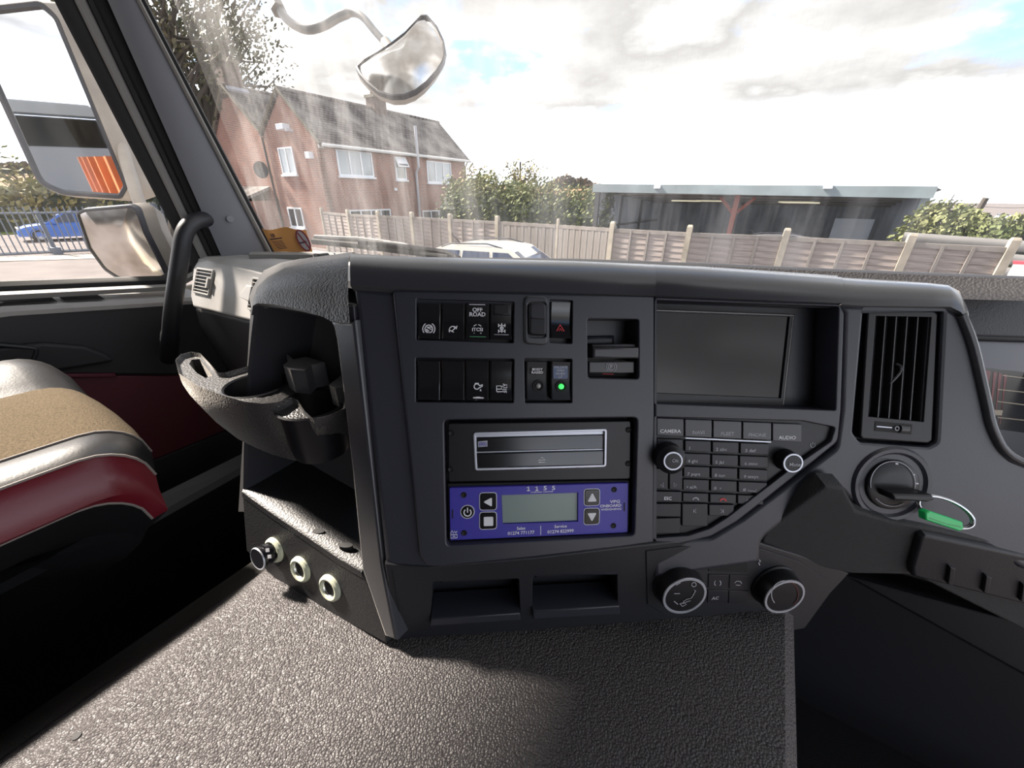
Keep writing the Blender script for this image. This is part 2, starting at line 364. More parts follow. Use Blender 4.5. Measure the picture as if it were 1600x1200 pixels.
# ------------------------------------------------------------------ frames of the dashboard
def s_depth(px, py): u = (px-800)/FPX; v = (600-py)/FPX; return .38042/(1-.108*u+.095*v)
def s_pt(px, py): return pt(px, py, s_depth(px, py))
FS = fr3(s_pt(620, 460), s_pt(1000, 460), s_pt(800, 850)); FS = Fr(s_pt(845, 700), FS.N)
FT = fr3(s_pt(1022, 465), s_pt(1022, 840), pt(1500, 620, .385)); FT = Fr(FT.at(1260, 650), FT.N)
TZ = -.43                                                      # top of the engine cover
FL = fr3(s_pt(549, 450), s_pt(620, 885), onz(405, 885, TZ)); FL = Fr(FL.at(480, 700), FL.N)
FB = fr3(FS.at(620, 885), FS.at(1100, 885), pt(900, 985, s_depth(900, 985)+.022)); FB = Fr(FB.at(900, 920), FB.N)
# ------------------------------------------------------------------ cab shell
RW, LW = .86, -1.2                                             # inner faces of the doors
def slab(pts, th): # pts: quad in world; thickness vector
    t = Vector(th); return loft([[Vector(p) for p in pts], [Vector(p)+t for p in pts]], True, True, True)
fl = obj('floor', slab([V3(LW-.1, -1.0, -1.0), V3(RW, -1.0, -1.0), V3(RW, .75, -1.0), V3(LW-.1, .75, -1.0)], (0, 0, -.03)), 'carpet', smooth=False)
tag(fl, 'black carpeted cab floor in the footwells', kind='structure')
cl = obj('ceiling', slab([V3(LW-.05, -1.0, .72), V3(RW+.05, -1.0, .72), V3(RW+.05, .47, .72), V3(LW-.05, .47, .72)], (0, 0, .04)), 'headliner', smooth=False); tag(cl, 'pale fabric headliner of the cab roof', kind='structure')
wb = obj('wall_back', slab([V3(LW, -1.0, -1.0), V3(RW, -1.0, -1.0), V3(RW, -1.0, .72), V3(LW, -1.0, .72)], (0, -.04, 0)), 'headliner', smooth=False); tag(wb, 'rear wall of the truck cab', kind='structure')
bk = obj('wall_front', slab([V3(LW, .74, -1.0), V3(RW, .74, -1.0), V3(RW, .74, -.2), V3(LW, .74, -.2)], (0, .03, 0)), 'plastic_dark', smooth=False); tag(bk, 'dark bulkhead under the windscreen', kind='structure')
# driver side: the door stands open
d2 = thing('door_2', 'open driver doorway of the truck cab', None, V3(RW, 0, -1.0), kind='structure')
obj('door_step', slab([V3(RW, -.8, -1.0), V3(RW, .6, -1.0), V3(RW, .6, -.9), V3(RW, -.8, -.9)], (.05, 0, 0)), 'door_dark', d2, smooth=False)
obj('door_header', slab([V3(RW, -1.0, .62), V3(RW, .55, .62), V3(RW, .55, .74), V3(RW, -1.0, .74)], (.05, 0, 0)), 'headliner', d2, smooth=False)
obj('door_pillar', slab([V3(RW, -1.0, -1.0), V3(RW, -.8, -1.0), V3(RW, -.8, .62), V3(RW, -1.0, .62)], (.05, 0, 0)), 'headliner', d2, smooth=False)
# passenger door
FD = Fr(V3(LW, .2, -.3), (1, 0, 0), (0, 1, 0))
def DU(f, z): return (f-.2, z+.3)
d1 = thing('door_1', 'dark passenger door with a red lower panel and window', None, V3(LW, 0, -1.0), kind='structure')
def dplate(name, pts, n0, n1, m, r=.002, rnd=0):
    o = [DU(*p) for p in pts]; o = roundpoly(o, rnd) if rnd else o
    return obj(name, xf(FD.M, rprism(o, n0, n1, r, 3, (), True)), m, d1)
dplate('upper_panel', [(-1.0, -.19), (.1, -.205), (.42, -.25), (.42, -.46), (.31, -.425), (.05, -.325), (-1.0, -.29)], -.05, .0, 'door_dark', .008)
dplate('red_panel', [(-1.0, -.29), (.05, -.325), (.31, -.425), (.42, -.46), (.45, -.62), (-1.0, -.62)], -.05, -.004, 'door_red', .003)
dplate('red_ridge', [(-1.0, -.284), (.05, -.319), (.2, -.375), (.2, -.385), (.05, -.331), (-1.0, -.296)], -.02, .006, 'door_red', .003)
dplate('lower_panel', [(-1.0, -.62), (.45, -.62), (.74, -.62), (.74, -1.02), (-1.0, -1.02)], -.05, 0, 'door_dark', .003)
dplate('armrest_panel', [(-1.0, -.245), (.02, -.262), (.12, -.275), (.175, -.30), (.22, -.35), (.12, -.338), (.05, -.315), (-1.0, -.288)], -.01, .013, 'door_dark', .007, .012)
pull = [FD.uv(x, y) for x, y in [(-60, 603), (0, 601), (25, 597), (45, 585), (62, 540), (0, 534), (-60, 534)]]
obj('pull_pocket', xf(FD.M, rprism(roundpoly(pull, .012), 0, .017, .004, 3, [(inset(ccw(roundpoly(pull, .012)), .007), .002, .002)])), 'plastic_dark', d1)
sill = [V3(LW-.10, f, z) for f, z in ((-1.0, -.165), (.1, -.182), (.42, -.224))]
def sillrow(x, dz): return [V3(x, f, z+dz) for f, z in ((-1.0, -.165), (.1, -.182), (.42, -.224))]
obj('sill_cap', loft([sillrow(LW+.004, -.035), sillrow(LW+.006, -.026), sillrow(LW+.001, -.018), sillrow(LW-.035, -.014), sillrow(LW-.10, -.010), sillrow(LW-.10, -.05)], False), 'plastic_grey', d1)
for f0, f1 in ((-.9, .03), (.055, .17), (.18, .24)):
    z = lambda f: -.182-.131*(f-.1) if f > .1 else -.182-.0155*(f-.1)
    obj('demister_slot', loft([[V3(LW-.006, f0, z(f0)-.0135), V3(LW-.006, f1, z(f1)-.0135)], [V3(LW-.06, f0, z(f0)-.009), V3(LW-.06, f1, z(f1)-.009)]], False), 'recess_black', d1)
def winrow(x, dz): return [V3(x, f, z+dz) for f, z in ((-1.0, -.145), (.1, -.160), (.37, -.190), (.43, -.165), (.455, -.10))]
obj('window_seal', loft([winrow(LW-.055, -.03), winrow(LW-.05, -.008), winrow(LW-.06, .0), winrow(LW-.075, .0), winrow(LW-.085, -.02)], False), 'rubber', d1)
obj('window_channel', loft([winrow(LW-.02, -.03), winrow(LW-.018, -.020), winrow(LW-.035, -.016), winrow(LW-.05, -.022)], False), 'seal_grey', d1)
obj('window_header', slab([V3(LW-.08, -1.0, .64), V3(LW-.08, .42, .64), V3(LW-.08, .42, .74), V3(LW-.08, -1.0, .74)], (.06, 0, 0)), 'rubber', d1, smooth=False)
obj('door_pillar', slab([V3(LW-.08, -1.0, -.2), V3(LW-.08, -.8, -.2), V3(LW-.08, -.8, .65), V3(LW-.08, -1.0, .65)], (.06, 0, 0)), 'rubber', d1, smooth=False)
obj('window_pane', ([V3(LW-.067, -.8, -.16), V3(LW-.067, .1, -.165), V3(LW-.067, .43, -.2), V3(LW-.067, .43, .65), V3(LW-.067, -.8, .65)], [(0, 1, 2, 3, 4)]), 'door_glass', d1, smooth=False)
obj('outer_skin', slab([V3(LW-.10, -1.0, -1.3), V3(LW-.10, .55, -1.3), V3(LW-.10, .55, -.23), V3(LW-.10, -1.0, -.2)], (-.02, 0, 0)), 'cab_paint', d1, smooth=False)
tr = obj('trim_2', slab([onx(140, 822, -1.08), onx(190, 833, -1.06), onx(380, 728, -1.06), onx(380, 708, -1.08), onx(200, 797, -1.08)], (0, 0, -.02)), 'pillar_grey', smooth=False); tag(tr, 'grey threshold strip along the foot of the passenger door', kind='structure')
# A pillar: long bands from the dashboard up past the mirror
def band(name, bl, br, tl, tr_, rl, rr, m, parent, th=.03, crown=0):
    def ext(a, b, t): return (a[0]+(b[0]-a[0])*t, a[1]+(b[1]-a[1])*t)
    loops = []
    for t in (-.06, .2, .4, .6, .8, 1.0, 1.3, 1.7):
        A = onx(*ext(bl, tl, t), rl) if t <= 1 else None; B = onx(*ext(br, tr_, t), rr) if t <= 1 else None
        if A is None:
            A = loops[-1][0]+(loops[-1][0]-loops[-2][0])*(1.6 if t < 1.5 else 1.6); B = loops[-1][3]+(loops[-1][3]-loops[-2][3])*1.6
        mid = (A+B)/2+Vector((crown, -crown*.3, 0)); a2 = A*.8+B*.2+Vector((crown*.75, -crown*.2, 0)); 
        loops.append([A, a2, B*.8+A*.2+Vector((crown*.75, -crown*.2, 0)), B, B+Vector((-th, th*.6, 0)), A+Vector((-th, th*.6, 0))])
    return obj(name, loft(loops, True, True, True), m, parent)
pl = thing('trim_1', 'grey windscreen pillar with dark rubber door seals beside the passenger window', None, V3(-1.1, .45, -.15), kind='structure')
band('pillar_trim', (344, 396), (418, 394), (168, 0), (213, 0), -1.06, -1.03, 'pillar_grey', pl, .05, .006)
band('windscreen_seal', (417, 394), (424, 394), (213, 0), (219, 0), -1.026, -1.022, 'seal_grey', pl, .02, .002)
band('windscreen_edge', (423, 394), (430, 394), (219, 0), (226, 0), -1.035, -1.03, 'rubber', pl, .02)
band('door_seal', (334, 402), (346, 397), (146, 0), (169, 0), -1.09, -1.085, 'rubber', pl, .04, .004)
band('seal_bead', (326, 404), (335, 402), (134, 0), (147, 0), -1.095, -1.09, 'rubber', pl, .04, .006)
band('door_frame', (314, 406), (327, 404), (116, 0), (135, 0), -1.10, -1.095, 'seal_grey', pl, .04, .005)
band('door_frame_rubber', (296, 408), (315, 406), (84, 0), (117, 0), -1.12, -1.105, 'rubber', pl, .05, .004)
FP = fr3(onx(350, 330, -1.043), onx(390, 380, -1.04), onx(300, 200, -1.043))
obj('screw_cap', xf(FP.M, rprism(circ(*FP.uv(358, 342), .0075), -.004, .0075, .001)), 'pillar_grey', pl)
# windscreen: curved pane from the ledge to the roof
def ws_base(t): # t 0..1 across
    r = -1.06+t*1.80; k = (r+.16)/.9; return r, .845-.30*abs(k)**2.4
rows = []
for zz, back in ((-.16, 0), (.1, .03), (.3, .06), (.5, .10), (.74, .16)):
    rows.append([V3(ws_base(i/24)[0], ws_base(i/24)[1]-back, zz) for i in range(25)])
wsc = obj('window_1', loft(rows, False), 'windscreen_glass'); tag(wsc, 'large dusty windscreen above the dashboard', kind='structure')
# engine cover with rounded shoulders
def cover_loop(f):
    k = max(0, min(1, (f+.5)/.9)); z = TZ
    prof = [(-.82, -1.0), (-.75, -.88), (-.69, -.70), (-.61, -.56), (-.50, -.485), (-.475, -.463), (-.455, -.444), (-.430, -.432), (-.405, TZ), (-.30, TZ), (-.20, TZ-.002), (-.08, TZ-.006), (.0, TZ-.006), (.08, TZ-.003), (.118, TZ-.004), (.130, TZ-.016), (.134, TZ-.05), (.136, -1.0)]
    return [V3(r, f, zz) for r, zz in prof]
fs_ = [-.99+i*.1 for i in range(18)]
cov = thing('engine_cover', 'large grained grey plastic engine cover rising from the floor', 'engine cover', V3(-.15, 0, -1.0))
lp = [cover_loop(f) for f in fs_]
obj('grained_top', loft([l[4:] for l in lp], False), 'tunnel_grain', cov)
obj('carpet_flank', loft([l[:5] for l in lp], False), 'carpet_worn', cov)
obj('small_hole', xf(Fr(onz(120, 1150, TZ), (0, 0, 1)).M, rprism(circ(0, 0, .0032, 10), -.002, .0006)), 'recess_black', cov)
# ------------------------------------------------------------------ passenger seat (bands of one lofted cushion)
seat = thing('passenger_seat', 'passenger seat cushion in tan fabric with leather bolsters and red side', 'seat', V3(-.85, -.2, -1.0))
prof = [(-1.06, -.41), (-1.112, -.36), (-1.105, -.315), (-1.075, -.288), (-1.04, -.278), (-1.0, -.285), (-.965, -.302), (-.945, -.31),   # far bolster 0..7
        (-.88, -.302), (-.80, -.298), (-.72, -.297), (-.67, -.296),                                                                  # fabric 7..11
        (-.645, -.292), (-.622, -.293), (-.610, -.300),                                                                              # near strip 11..14
        (-.598, -.315), (-.594, -.335), (-.602, -.342),                                                                              # red 14..17
        (-.618, -.378), (-.66, -.405)]                                                                                                # dark flank 17..19
def seat_row(f):
    # front of the cushion rolls down
    out = []; fx = .118
    for i, (r, z) in enumerate(prof):
        edge = abs((r+.855)/.26)**4*.05; lim = fx-edge*.6-(.09 if i in (0, 19) else .045 if i == 18 else .02 if i == 17 else 0); RR = .055
        q = f*(lim+.9)-.9
        d = max(0, q-(lim-RR)); drop = RR-math.sqrt(max(0, RR**2-d*d)) if d > 0 else 0
        crown = .022*max(0, 1-((q+.05)/.45)**2)
        zz = max(z+crown*(1 if z > -.33 else .4)-drop, -.62); out.append(V3(r, q, zz))
    return out
ts = [0, .2, .4, .55, .68, .76, .82, .87, .9, .925, .945, .96, .972, .982, .99, .996, 1.0]
lp = [seat_row(t) for t in ts]
def cols(a, b): return loft([l[a:b+1] for l in lp], False)
obj('outer_bolster', cols(0, 7), 'seat_leather', seat); obj('fabric_centre', cols(7, 11), 'seat_fabric', seat)
obj('leather_strip', cols(11, 14), 'seat_leather', seat); obj('red_side', cols(14, 17), 'seat_red', seat); obj('dark_flank', cols(17, 19), 'seat_dark', seat)
for c in (11, 14, 17): obj('stitched_seam', tube([l[c]+Vector((.001, 0, .0015)) for l in lp[3:]], .0016, 6), 'stitch', seat)
last = lp[-1]; cz_ = sum(p.z for p in last)/len(last)
obj('underside', loft([last, [Vector((p.x+(-.855-p.x)*.06, p.y-.02, p.z-.02)) for p in last], [Vector((p.x+(-.855-p.x)*.2, p.y-.10, H-.40)) for p in last], [Vector((p.x+(-.855-p.x)*.2, p.y-.2, H-.405)) for p in last]], False), 'seat_dark', seat)
obj('seat_pan', box(-1.04, -.67, -.85, .02, H-.43, H-.385), 'seat_dark', seat, smooth=False)
obj('pedestal', box(-1.0, -.74, -.75, -.22, H-1.0, H-.42), 'seat_dark', seat, smooth=False)
# ------------------------------------------------------------------ dashboard
dash = thing('dashboard', 'wide dark plastic truck dashboard wrapping towards the driver', 'dashboard', V3(-.1, .45, -1.0))
def roll(name, low, top, fr, dd, m, tails=((.9, -.006), (2.2, -.03)), n=7, parent=dash, nlow=0):
    loops = []
    for (lx, ly), (tx, ty) in zip(low, top):
        f = fr(lx) if callable(fr) else fr; E = f.at(lx, ly, nlow); A = pt(tx, ty, f.depth(lx, ly)+dd); d = A-E; a = f.V*d.dot(f.V); b = d-a
        row = [E-f.V*.004-f.N*.012, E]+[E+a*math.sin(t)+b*(1-math.cos(t)) for t in [math.pi/2*k/n for k in range(1, n+1)]]
        bh = Vector((b.x, b.y, 0)).normalized()*max(.02, b.length)
        for s, dz in tails: row.append(A+bh*s+Vector((0, 0, dz)))
        loops.append(row)
    return obj(name, loft(loops, False), m, parent)
def interp(tab, x):
    for (x0, y0), (x1, y1) in zip(tab, tab[1:]):
        if x <= x1: t = (x-x0)/(x1-x0); return y0+(y1-y0)*t
    return tab[-1][1]
frs = lambda px: FS if px <= 1022 else FT
lowt = [(549, 447), (612, 452), (820, 456), (1022, 462), (1313, 474)]; topt = [(549, 401), (640, 404), (900, 411), (1100, 420), (1306, 435)]
xs = [549, 556, 570, 612, 700, 800, 900, 960, 1022, 1023, 1100, 1200, 1280, 1300, 1313]
roll('top_pad', [(x, interp(lowt, x)) for x in xs], [(x-3*(x-549)/760, interp(topt, x)) for x in xs], frs, .055, 'plastic_soft', nlow=.003)
xs2 = [1311, 1318, 1340, 1400, 1450, 1480, 1496, 1503, 1508]
lw2 = [(1311, 476), (1340, 478), (1480, 480), (1500, 490), (1508, 505)]; tp2 = [(1311, 436), (1340, 438), (1450, 444), (1480, 447), (1496, 455), (1508, 480)]
roll('vent_pod_top', [(x, interp(lw2, x)) for x in xs2], [(x-2, interp(tp2, x)) for x in xs2], FT, .045, 'plastic_soft', nlow=.003)
# ledge under the windscreen
lt = [(420, 393), (545, 396), (640, 402), (900, 405), (1100, 412), (1250, 419), (1400, 425), (1600, 433), (1800, 443)]
lb = [(420, 410), (545, 415), (640, 416), (900, 420), (1100, 432), (1250, 440), (1400, 445), (1600, 450), (1800, 460)]
fy = [.60, .64, .66, .66, .66, .66, .66, .66, .62]
loops = [[ony(bx, by+20, f-.03), ony(bx, by, f-.012), ony(tx, ty+3, f-.004), ony(tx, ty, f+.004), ony(tx, ty, f+.02)+Vector((0, 0, .001)), ony(tx, ty, f+.03)+Vector((0, .15, -.03))] for (tx, ty), (bx, by), f in zip(lt, lb, fy)]
obj('windscreen_ledge', loft(loops, False), 'ledge_grain', dash)
obj('top_deck', slab([V3(-1.1, .41, -.17), V3(-.40, .41, -.17), V3(-.15, .56, -.17), V3(-.12, .82, -.17), V3(-1.05, .56, -.17)], (0, 0, -.01)), 'plastic_dark', dash, smooth=False)
# centre fascia: backing shell, raised inner panel with openings
H_shell = FS.uvs([(632, 480), (1005, 488), (1005, 835), (985, 838), (685, 868), (672, 858)])
obj('console_shell', xf(FS.M, rprism(FS.uvs([(549, 447), (612, 452), (1022, 462), (1022, 905), (900, 905), (625, 905), (600, 885)]), -.035, -.004, .006, 3, [(H_shell, None, 0)])), 'plastic', dash)
H_sw = [roundpoly(FS.uvs(q), .0012) for q in ([(651, 467), (803, 472), (802, 536), (651, 531)], [(650, 559), (803, 561), (802, 629), (650, 628)], [(858, 468), (894, 470), (893, 537), (858, 535)], [(819, 560), (893, 561), (893, 629), (820, 629)])]
H_pb = roundpoly(FS.uvs([(917, 498), (997, 499), (997, 592), (918, 590)]), .003); H_din = roundpoly(FS.uvs([(694, 656), (995, 652), (990, 836), (698, 852)]), .005)
inner = [(613, 453), (820, 457), (1022, 463), (1022, 851), (988, 853), (840, 870), (690, 885), (668, 884), (656, 868)]
o = roundpoly(FS.uvs(inner), [.004, 0, 0, 0, 0, 0, .01, .012, .01])
obj('centre_fascia', xf(FS.M, rprism(o, -.03, .0015, .0025, 3, [(h, -.014, .0008) for h in H_sw]+[(H_pb, -.034, .0012), (H_din, -.022, .0015)], True)), 'plastic', dash)
# right of the stack: display surround sweeping round the keypad
H_disp = roundpoly(FT.uvs([(1024, 469), (1309, 479), (1304, 641), (1023, 630)]), .002)
keyout = [(1023, 651), (1254, 657), (1304, 667), (1297, 689), (1230, 735), (1135, 808), (1108, 825), (1075, 836), (1021, 840)]
H_key = roundpoly(FT.uvs(keyout), [.001, 0, .003, .006, 0, .01, .01, 0, .001])
sur = [(1022, 463), (1311, 475), (1318, 490), (1313, 640), (1308, 690), (1240, 745), (1150, 815), (1110, 838), (1060, 850), (1022, 851)]
obj('display_surround', xf(FT.M, rprism(roundpoly(FT.uvs(sur), [0, .003, .004, 0, .012, 0, .02, .02, .01, 0]), -.03, .0015, .002, 3, [(H_disp, -.032, .001), (H_key, -.005, .0008)], True)), 'plastic', dash)
H_vent = roundpoly(FT.uvs([(1351, 484), (1366, 476), (1462, 476), (1476, 487), (1466, 692), (1452, 699), (1345, 691), (1334, 676)]), .006)
pod = [(1310, 476), (1480, 478), (1503, 492), (1520, 540), (1540, 620), (1552, 675), (1580, 715), (1640, 738), (1900, 740), (1900, 980), (1600, 890), (1545, 856), (1440, 826), (1395, 814), (1352, 804), (1326, 780), (1310, 762), (1288, 766), (1190, 846), (1190, 880), (1022, 905), (1022, 845), (1110, 840), (1160, 810), (1306, 700), (1314, 640), (1319, 490)]
o = roundpoly(FT.uvs(pod), [0, .01, .01, 0, 0, .01, .015, .02, 0, 0, 0, .01, .01, .01, .02, .02, .02, .015, .02, 0, 0, 0, .01, .01, .01, 0, 0])
obj('driver_fascia', xf(FT.M, rprism(o, -.05, -.0005, .005, 3, [(H_vent, -.02, .003)], True)), 'plastic', dash)
tube_edge = smooth_path([FT.at(x, y, .0) for x, y in [(1501, 492), (1519, 540), (1538, 620), (1551, 672), (1578, 712), (1640, 737)]], 5)
obj('cluster_lip', tube(tube_edge, .0045, 10), 'plastic_soft', dash)
# knee panel, fuse cover and lower strip
FK = fr3(FT.at(1190, 846, -.012), FT.at(1600, 890, -.012), pt(1400, 950, .47))
plate('knee_panel', FK, [(1192, 842), (1200, 828), (1292, 762), (1320, 764), (1340, 800), (1400, 818), (1450, 826), (1900, 920), (1900, 1060), (1600, 985), (1430, 900), (1330, 898), (1190, 868)], -.02, -.001, 'knee_weave', dash, .003)
plate('fuse_cover', FK, [(1432, 832), (1440, 829), (1800, 905), (1800, 990), (1600, 938), (1420, 893), (1418, 880)], -.004, .006, 'plastic_dark', dash, .003)
for x in (1476, 1531, 1588): plate('cover_rib', FK, [(x-3, 873+(x-1476)*.24), (x+5, 876+(x-1476)*.24), (x+1, 902+(x-1476)*.24), (x-7, 899+(x-1476)*.24)], 0, .010, 'plastic_dark', dash, .001)
obj('driver_underside', slab([FK.at(1190, 868, -.004), FK.at(1900, 1060, -.004), V3(.86, .72, -.75), V3(.05, .72, -.55)], (0, .02, -.02)), 'plastic_dark', dash, smooth=False)
cub = [roundpoly(FB.uvs(q), .002) for q in ([(676, 912), (811, 907), (813, 962), (672, 973)], [(833, 903), (965, 897), (966, 953), (832, 961)])]
strip = [(600, 884), (668, 888), (840, 873), (990, 855), (1110, 842), (1190, 850), (1260, 872), (1330, 898), (1300, 930), (1260, 985), (1100, 1012), (628, 1012), (618, 990)]
obj('lower_strip', xf(FB.M, rprism(FB.uvs(strip), -.04, -.002, .002, 3, [(c, -.035, .001) for c in cub], True)), 'plastic_dark', dash)
for q in ([(674, 962), (812, 953), (813, 964), (672, 974)], [(832, 950), (966, 942), (967, 955), (832, 963)]): plate('cubby_lip', FB, q, -.03, .004, 'plastic', dash, .0015)
for q in ([(690, 926), (800, 920), (803, 934), (686, 941)], [(845, 917), (954, 911), (955, 923), (842, 931)]): plate('cubby_shelf', FB, q, -.034, -.024, 'plastic_dark', dash, .001)
strokes(FB, [[(612, 893), (628, 990)]], 1.6, -.0018, 'recess_black', dash, 'panel_joint')
# ---- side shell of the console (faces the driver, holds the cup tray and the sockets)
low = [(396, 492), (398, 478), (405, 474), (425, 475), (455, 480), (485, 487), (505, 494), (520, 502), (535, 504), (549, 505)]
top = [(394, 486), (397, 468), (404, 449), (418, 434), (445, 420), (475, 412), (505, 407), (525, 404), (538, 402), (549, 401)]
roll('side_shell_top', low, top, FL, .075, 'plastic_grain', tails=((.6, -.002), (2.0, -.02)), nlow=.002)
plate('side_shell_edge', FL, [(519, 501), (535, 503), (550, 504), (556, 500), (600, 885), (622, 1000), (603, 992), (567, 887), (552, 735), (541, 640), (531, 560), (527, 530), (523, 512)], -.05, .002, 'plastic_soft', dash, .003)
plate('side_shell_gusset', FL, [(505, 478), (548, 478), (554, 540), (530, 540), (524, 510)], -.03, -.003, 'plastic_soft', dash, .001)
FLb = Fr(FL.o-FL.N*.075, FL.N, FL.U)
plate('recess_back', FLb, [(392, 470), (540, 475), (570, 780), (570, 800), (372, 800)], -.01, 0, 'plastic_recess', dash, .001)
lw = [FL.at(x, y) for x, y in [(398, 478), (393, 520), (388, 570), (384, 640), (381, 700), (380, 764)]]
obj('recess_side', loft([[p+FL.N*.0 for p in lw], [p-FL.U*.004-FL.N*.004 for p in lw], [p-FL.U*.006-FL.N*.08 for p in lw], [p+FL.U*.004-FL.N*.08 for p in lw], [p+FL.U*.004-FL.N*.002 for p in lw], lw], False), 'plastic_soft', dash)
rw_ = [FL.at(x, y) for x, y in [(522, 512), (530, 560), (541, 640), (552, 735), (567, 887)]]
obj('recess_cheek', loft([rw_, [p-FL.N*.08-FL.U*.012 for p in rw_]], False), 'plastic_soft', dash)
tp = [FL.at(x, y) for x, y in low[1:9]]
obj('recess_roof', loft([tp, [p-FL.N*.08-FL.V*.012 for p in tp]], False), 'plastic_soft', dash)
fe = [FL.at(x, y, .002) for x, y in [(380, 764), (420, 793), (480, 833), (530, 867), (567, 888)]]
bk_ = Vector((-FL.N.x, -FL.N.y, 0)).normalized()
obj('shelf', loft([[p-FL.V*.010 for p in fe], [p-FL.V*.003 for p in fe], [p+bk_*.004 for p in fe], [p+bk_*.02-Vector((0, 0, .001)) for p in fe], [p+bk_*.13-Vector((0, 0, .002)) for p in fe]], False), 'plastic_shelf', dash)
for x, y in ((497, 833), (541, 855)):
    c = onz(x, y, (fe[2].z-H)-.004); obj('shelf_slot', xf(Matrix.Translation(c) @ Matrix.Rotation(.5, 4, 'Z'), rprism(circ(0, 0, .008, 14, .0035), -.002, .0035)), 'recess_black', dash)
plate('socket_panel', FL, [(379, 764), (420, 794), (480, 834), (530, 868), (567, 889), (606, 988), (604, 1005), (520, 958), (440, 913), (386, 860)], -.05, .001, 'plastic_shelf', dash, .002)
# ---- passenger side of the dashboard
FPF = fr3(V3(-1.1, .393, -.15), V3(-.5, .393, -.15), V3(-1.1, .358, -.24))
pf = [(302, 416), (308, 407), (322, 404), (430, 430), (470, 440), (470, 530), (400, 504), (301, 480), (297, 462)]
o = roundpoly(FPF.uvs(pf), [.01, .01, .01, 0, 0, 0, 0, .01, .01])
obj('passenger_fascia', xf(FPF.M, rprism(o, -.03, 0, .006, 4, (), True)), 'plastic_grey', dash)
tpz = [V3(-1.115, .402, -.136), V3(-.95, .405, -.134), V3(-.75, .41, -.130), V3(-.45, .42, -.128), V3(-.2, .45, -.125)]
obj('passenger_top', loft([[p+Vector((0, -.006, -.014)) for p in tpz], [p+Vector((0, -.002, -.003)) for p in tpz], [p+Vector((0, .008, .002)) for p in tpz], [p+Vector((0, .06, .004)) for p in tpz], [p+Vector((0, .12, -.004)) for p in tpz], [p+Vector((0, .25, -.006)) for p in tpz]], False), 'plastic_grey', dash)
plate('defrost_trim', Fr(onz(460, 396, -.122), (0, 0, 1)), [(392, 394), (546, 395), (546, 399), (388, 398)], -.01, .001, 'seal_grey', dash, .001)
FPL = fr3(V3(-1.1, .365, -.24), V3(-.5, .365, -.24), V3(-.9, .43, -.5))
plate('passenger_lower_panel', FPL, [(303, 481), (400, 505), (470, 530), (470, 740), (392, 740), (352, 585), (330, 550), (312, 515)], -.03, 0, 'plastic_recess', dash, .008, .012)
def vent(label, fr, quad, nsl, frame_m, horizontal=True):
    q = fr.uvs(quad); c = (sum(p[0] for p in q)/4, sum(p[1] for p in q)/4)
    t = thing('air_vent', label, 'air vent', M=fr.sub(*[sum(p[i] for p in quad)/4 for i in (0, 1)]).M)
    oq = roundpoly(q, .004); iq = inset(ccw(oq), .004)
    obj('frame', xf(fr.M, rprism(oq, -.002, .004, .0015, 2, [(iq, 0, .0005)])), frame_m, t)
    obj('duct', xf(fr.M, rprism(iq, .0002, .0006)), 'recess_black', t)
    Q = inset(ccw(q), .0055); Q = [Vector(p) for p in Q]
    # order: bottom-left, bottom-right, top-right, top-left by v then u
    Q.sort(key=lambda p: p.y); bl, br = sorted(Q[:2], key=lambda p: p.x); tl, tr_ = sorted(Q[2:], key=lambda p: p.x)
    for i in range(nsl):
        s = (i+.5)/nsl
        a, b = (bl.lerp(tl, s), br.lerp(tr_, s)) if horizontal else (bl.lerp(br, s), tl.lerp(tr_, s))
        obj('slat', xf(fr.M, ribbon([a, b], .0016 if horizontal else .0014, .001, th=.003)), frame_m, t, smooth=False)
    return t, (bl, br, tr_, tl)
v1, q1 = vent('square grey air vent at the door end of the passenger dashboard', FPF, [(310, 418), (336, 422), (328, 463), (303, 457)], 6, 'plastic_grey')
a, b = Vector(q1[1]).lerp(Vector(q1[2]), .25), Vector(q1[1]).lerp(Vector(q1[2]), .7)
obj('direction_tab', xf(FPF.M, ribbon([a, b], .006, .003, th=.006)), 'plastic_grey', v1, smooth=False)
v2, q2 = vent('tilted dark air vent beside the cup holder console', FPF, [(397, 433), (440, 441), (432, 500), (388, 483)], 6, 'plastic_grey')
plate('tilted_louvre', FPF, [(388, 466), (400, 448), (408, 450), (404, 474)], .002, .018, 'plastic_grey', v2, .002)
# ------------------------------------------------------------------ cup holder tray
RZ = -.20
tray = thing('cup_holder_tray', 'dark plastic tray with two cup wells on the console side', 'cup holder', onz(430, 620, -.27))
rim_px = [(276, 567, RZ), (281, 588, RZ), (313, 609, RZ), (350, 623, RZ), (384, 633, RZ), (412, 636, RZ), (434, 634, RZ), (457, 626, RZ), (466, 630, RZ-.002), (478, 648, RZ-.006), (490, 659, RZ-.009), (512, 655, RZ-.009), (541, 643, RZ-.009),
          (536, 606, RZ-.006), (500, 588, RZ), (450, 578, RZ), (412, 574, RZ), (388, 577, RZ), (353, 587, RZ), (342, 587, RZ), (328, 571, RZ), (314, 556, RZ), (300, 554, RZ), (284, 558, RZ)]
rim = [onz(*p) for p in rim_px]; N_ = len(rim)
cen = Vector((sum(p.x for p in rim)/N_, sum(p.y for p in rim)/N_, 0))
bot_px = [(306, 618, -.225), (312, 634, -.238), (338, 660, -.258), (372, 686, -.268), (400, 700, -.272), (425, 710, -.276), (445, 716, -.278), (462, 720, -.279), (472, 720, -.279), (484, 717, -.277), (498, 710, -.274), (516, 702, -.270), (541, 688, -.262)]
bot = [onz(*p) for p in bot_px]
bot += [Vector((p.x*.9+cen.x*.1, p.y*.9+cen.y*.1, H-.25)) for p in rim[13:]]
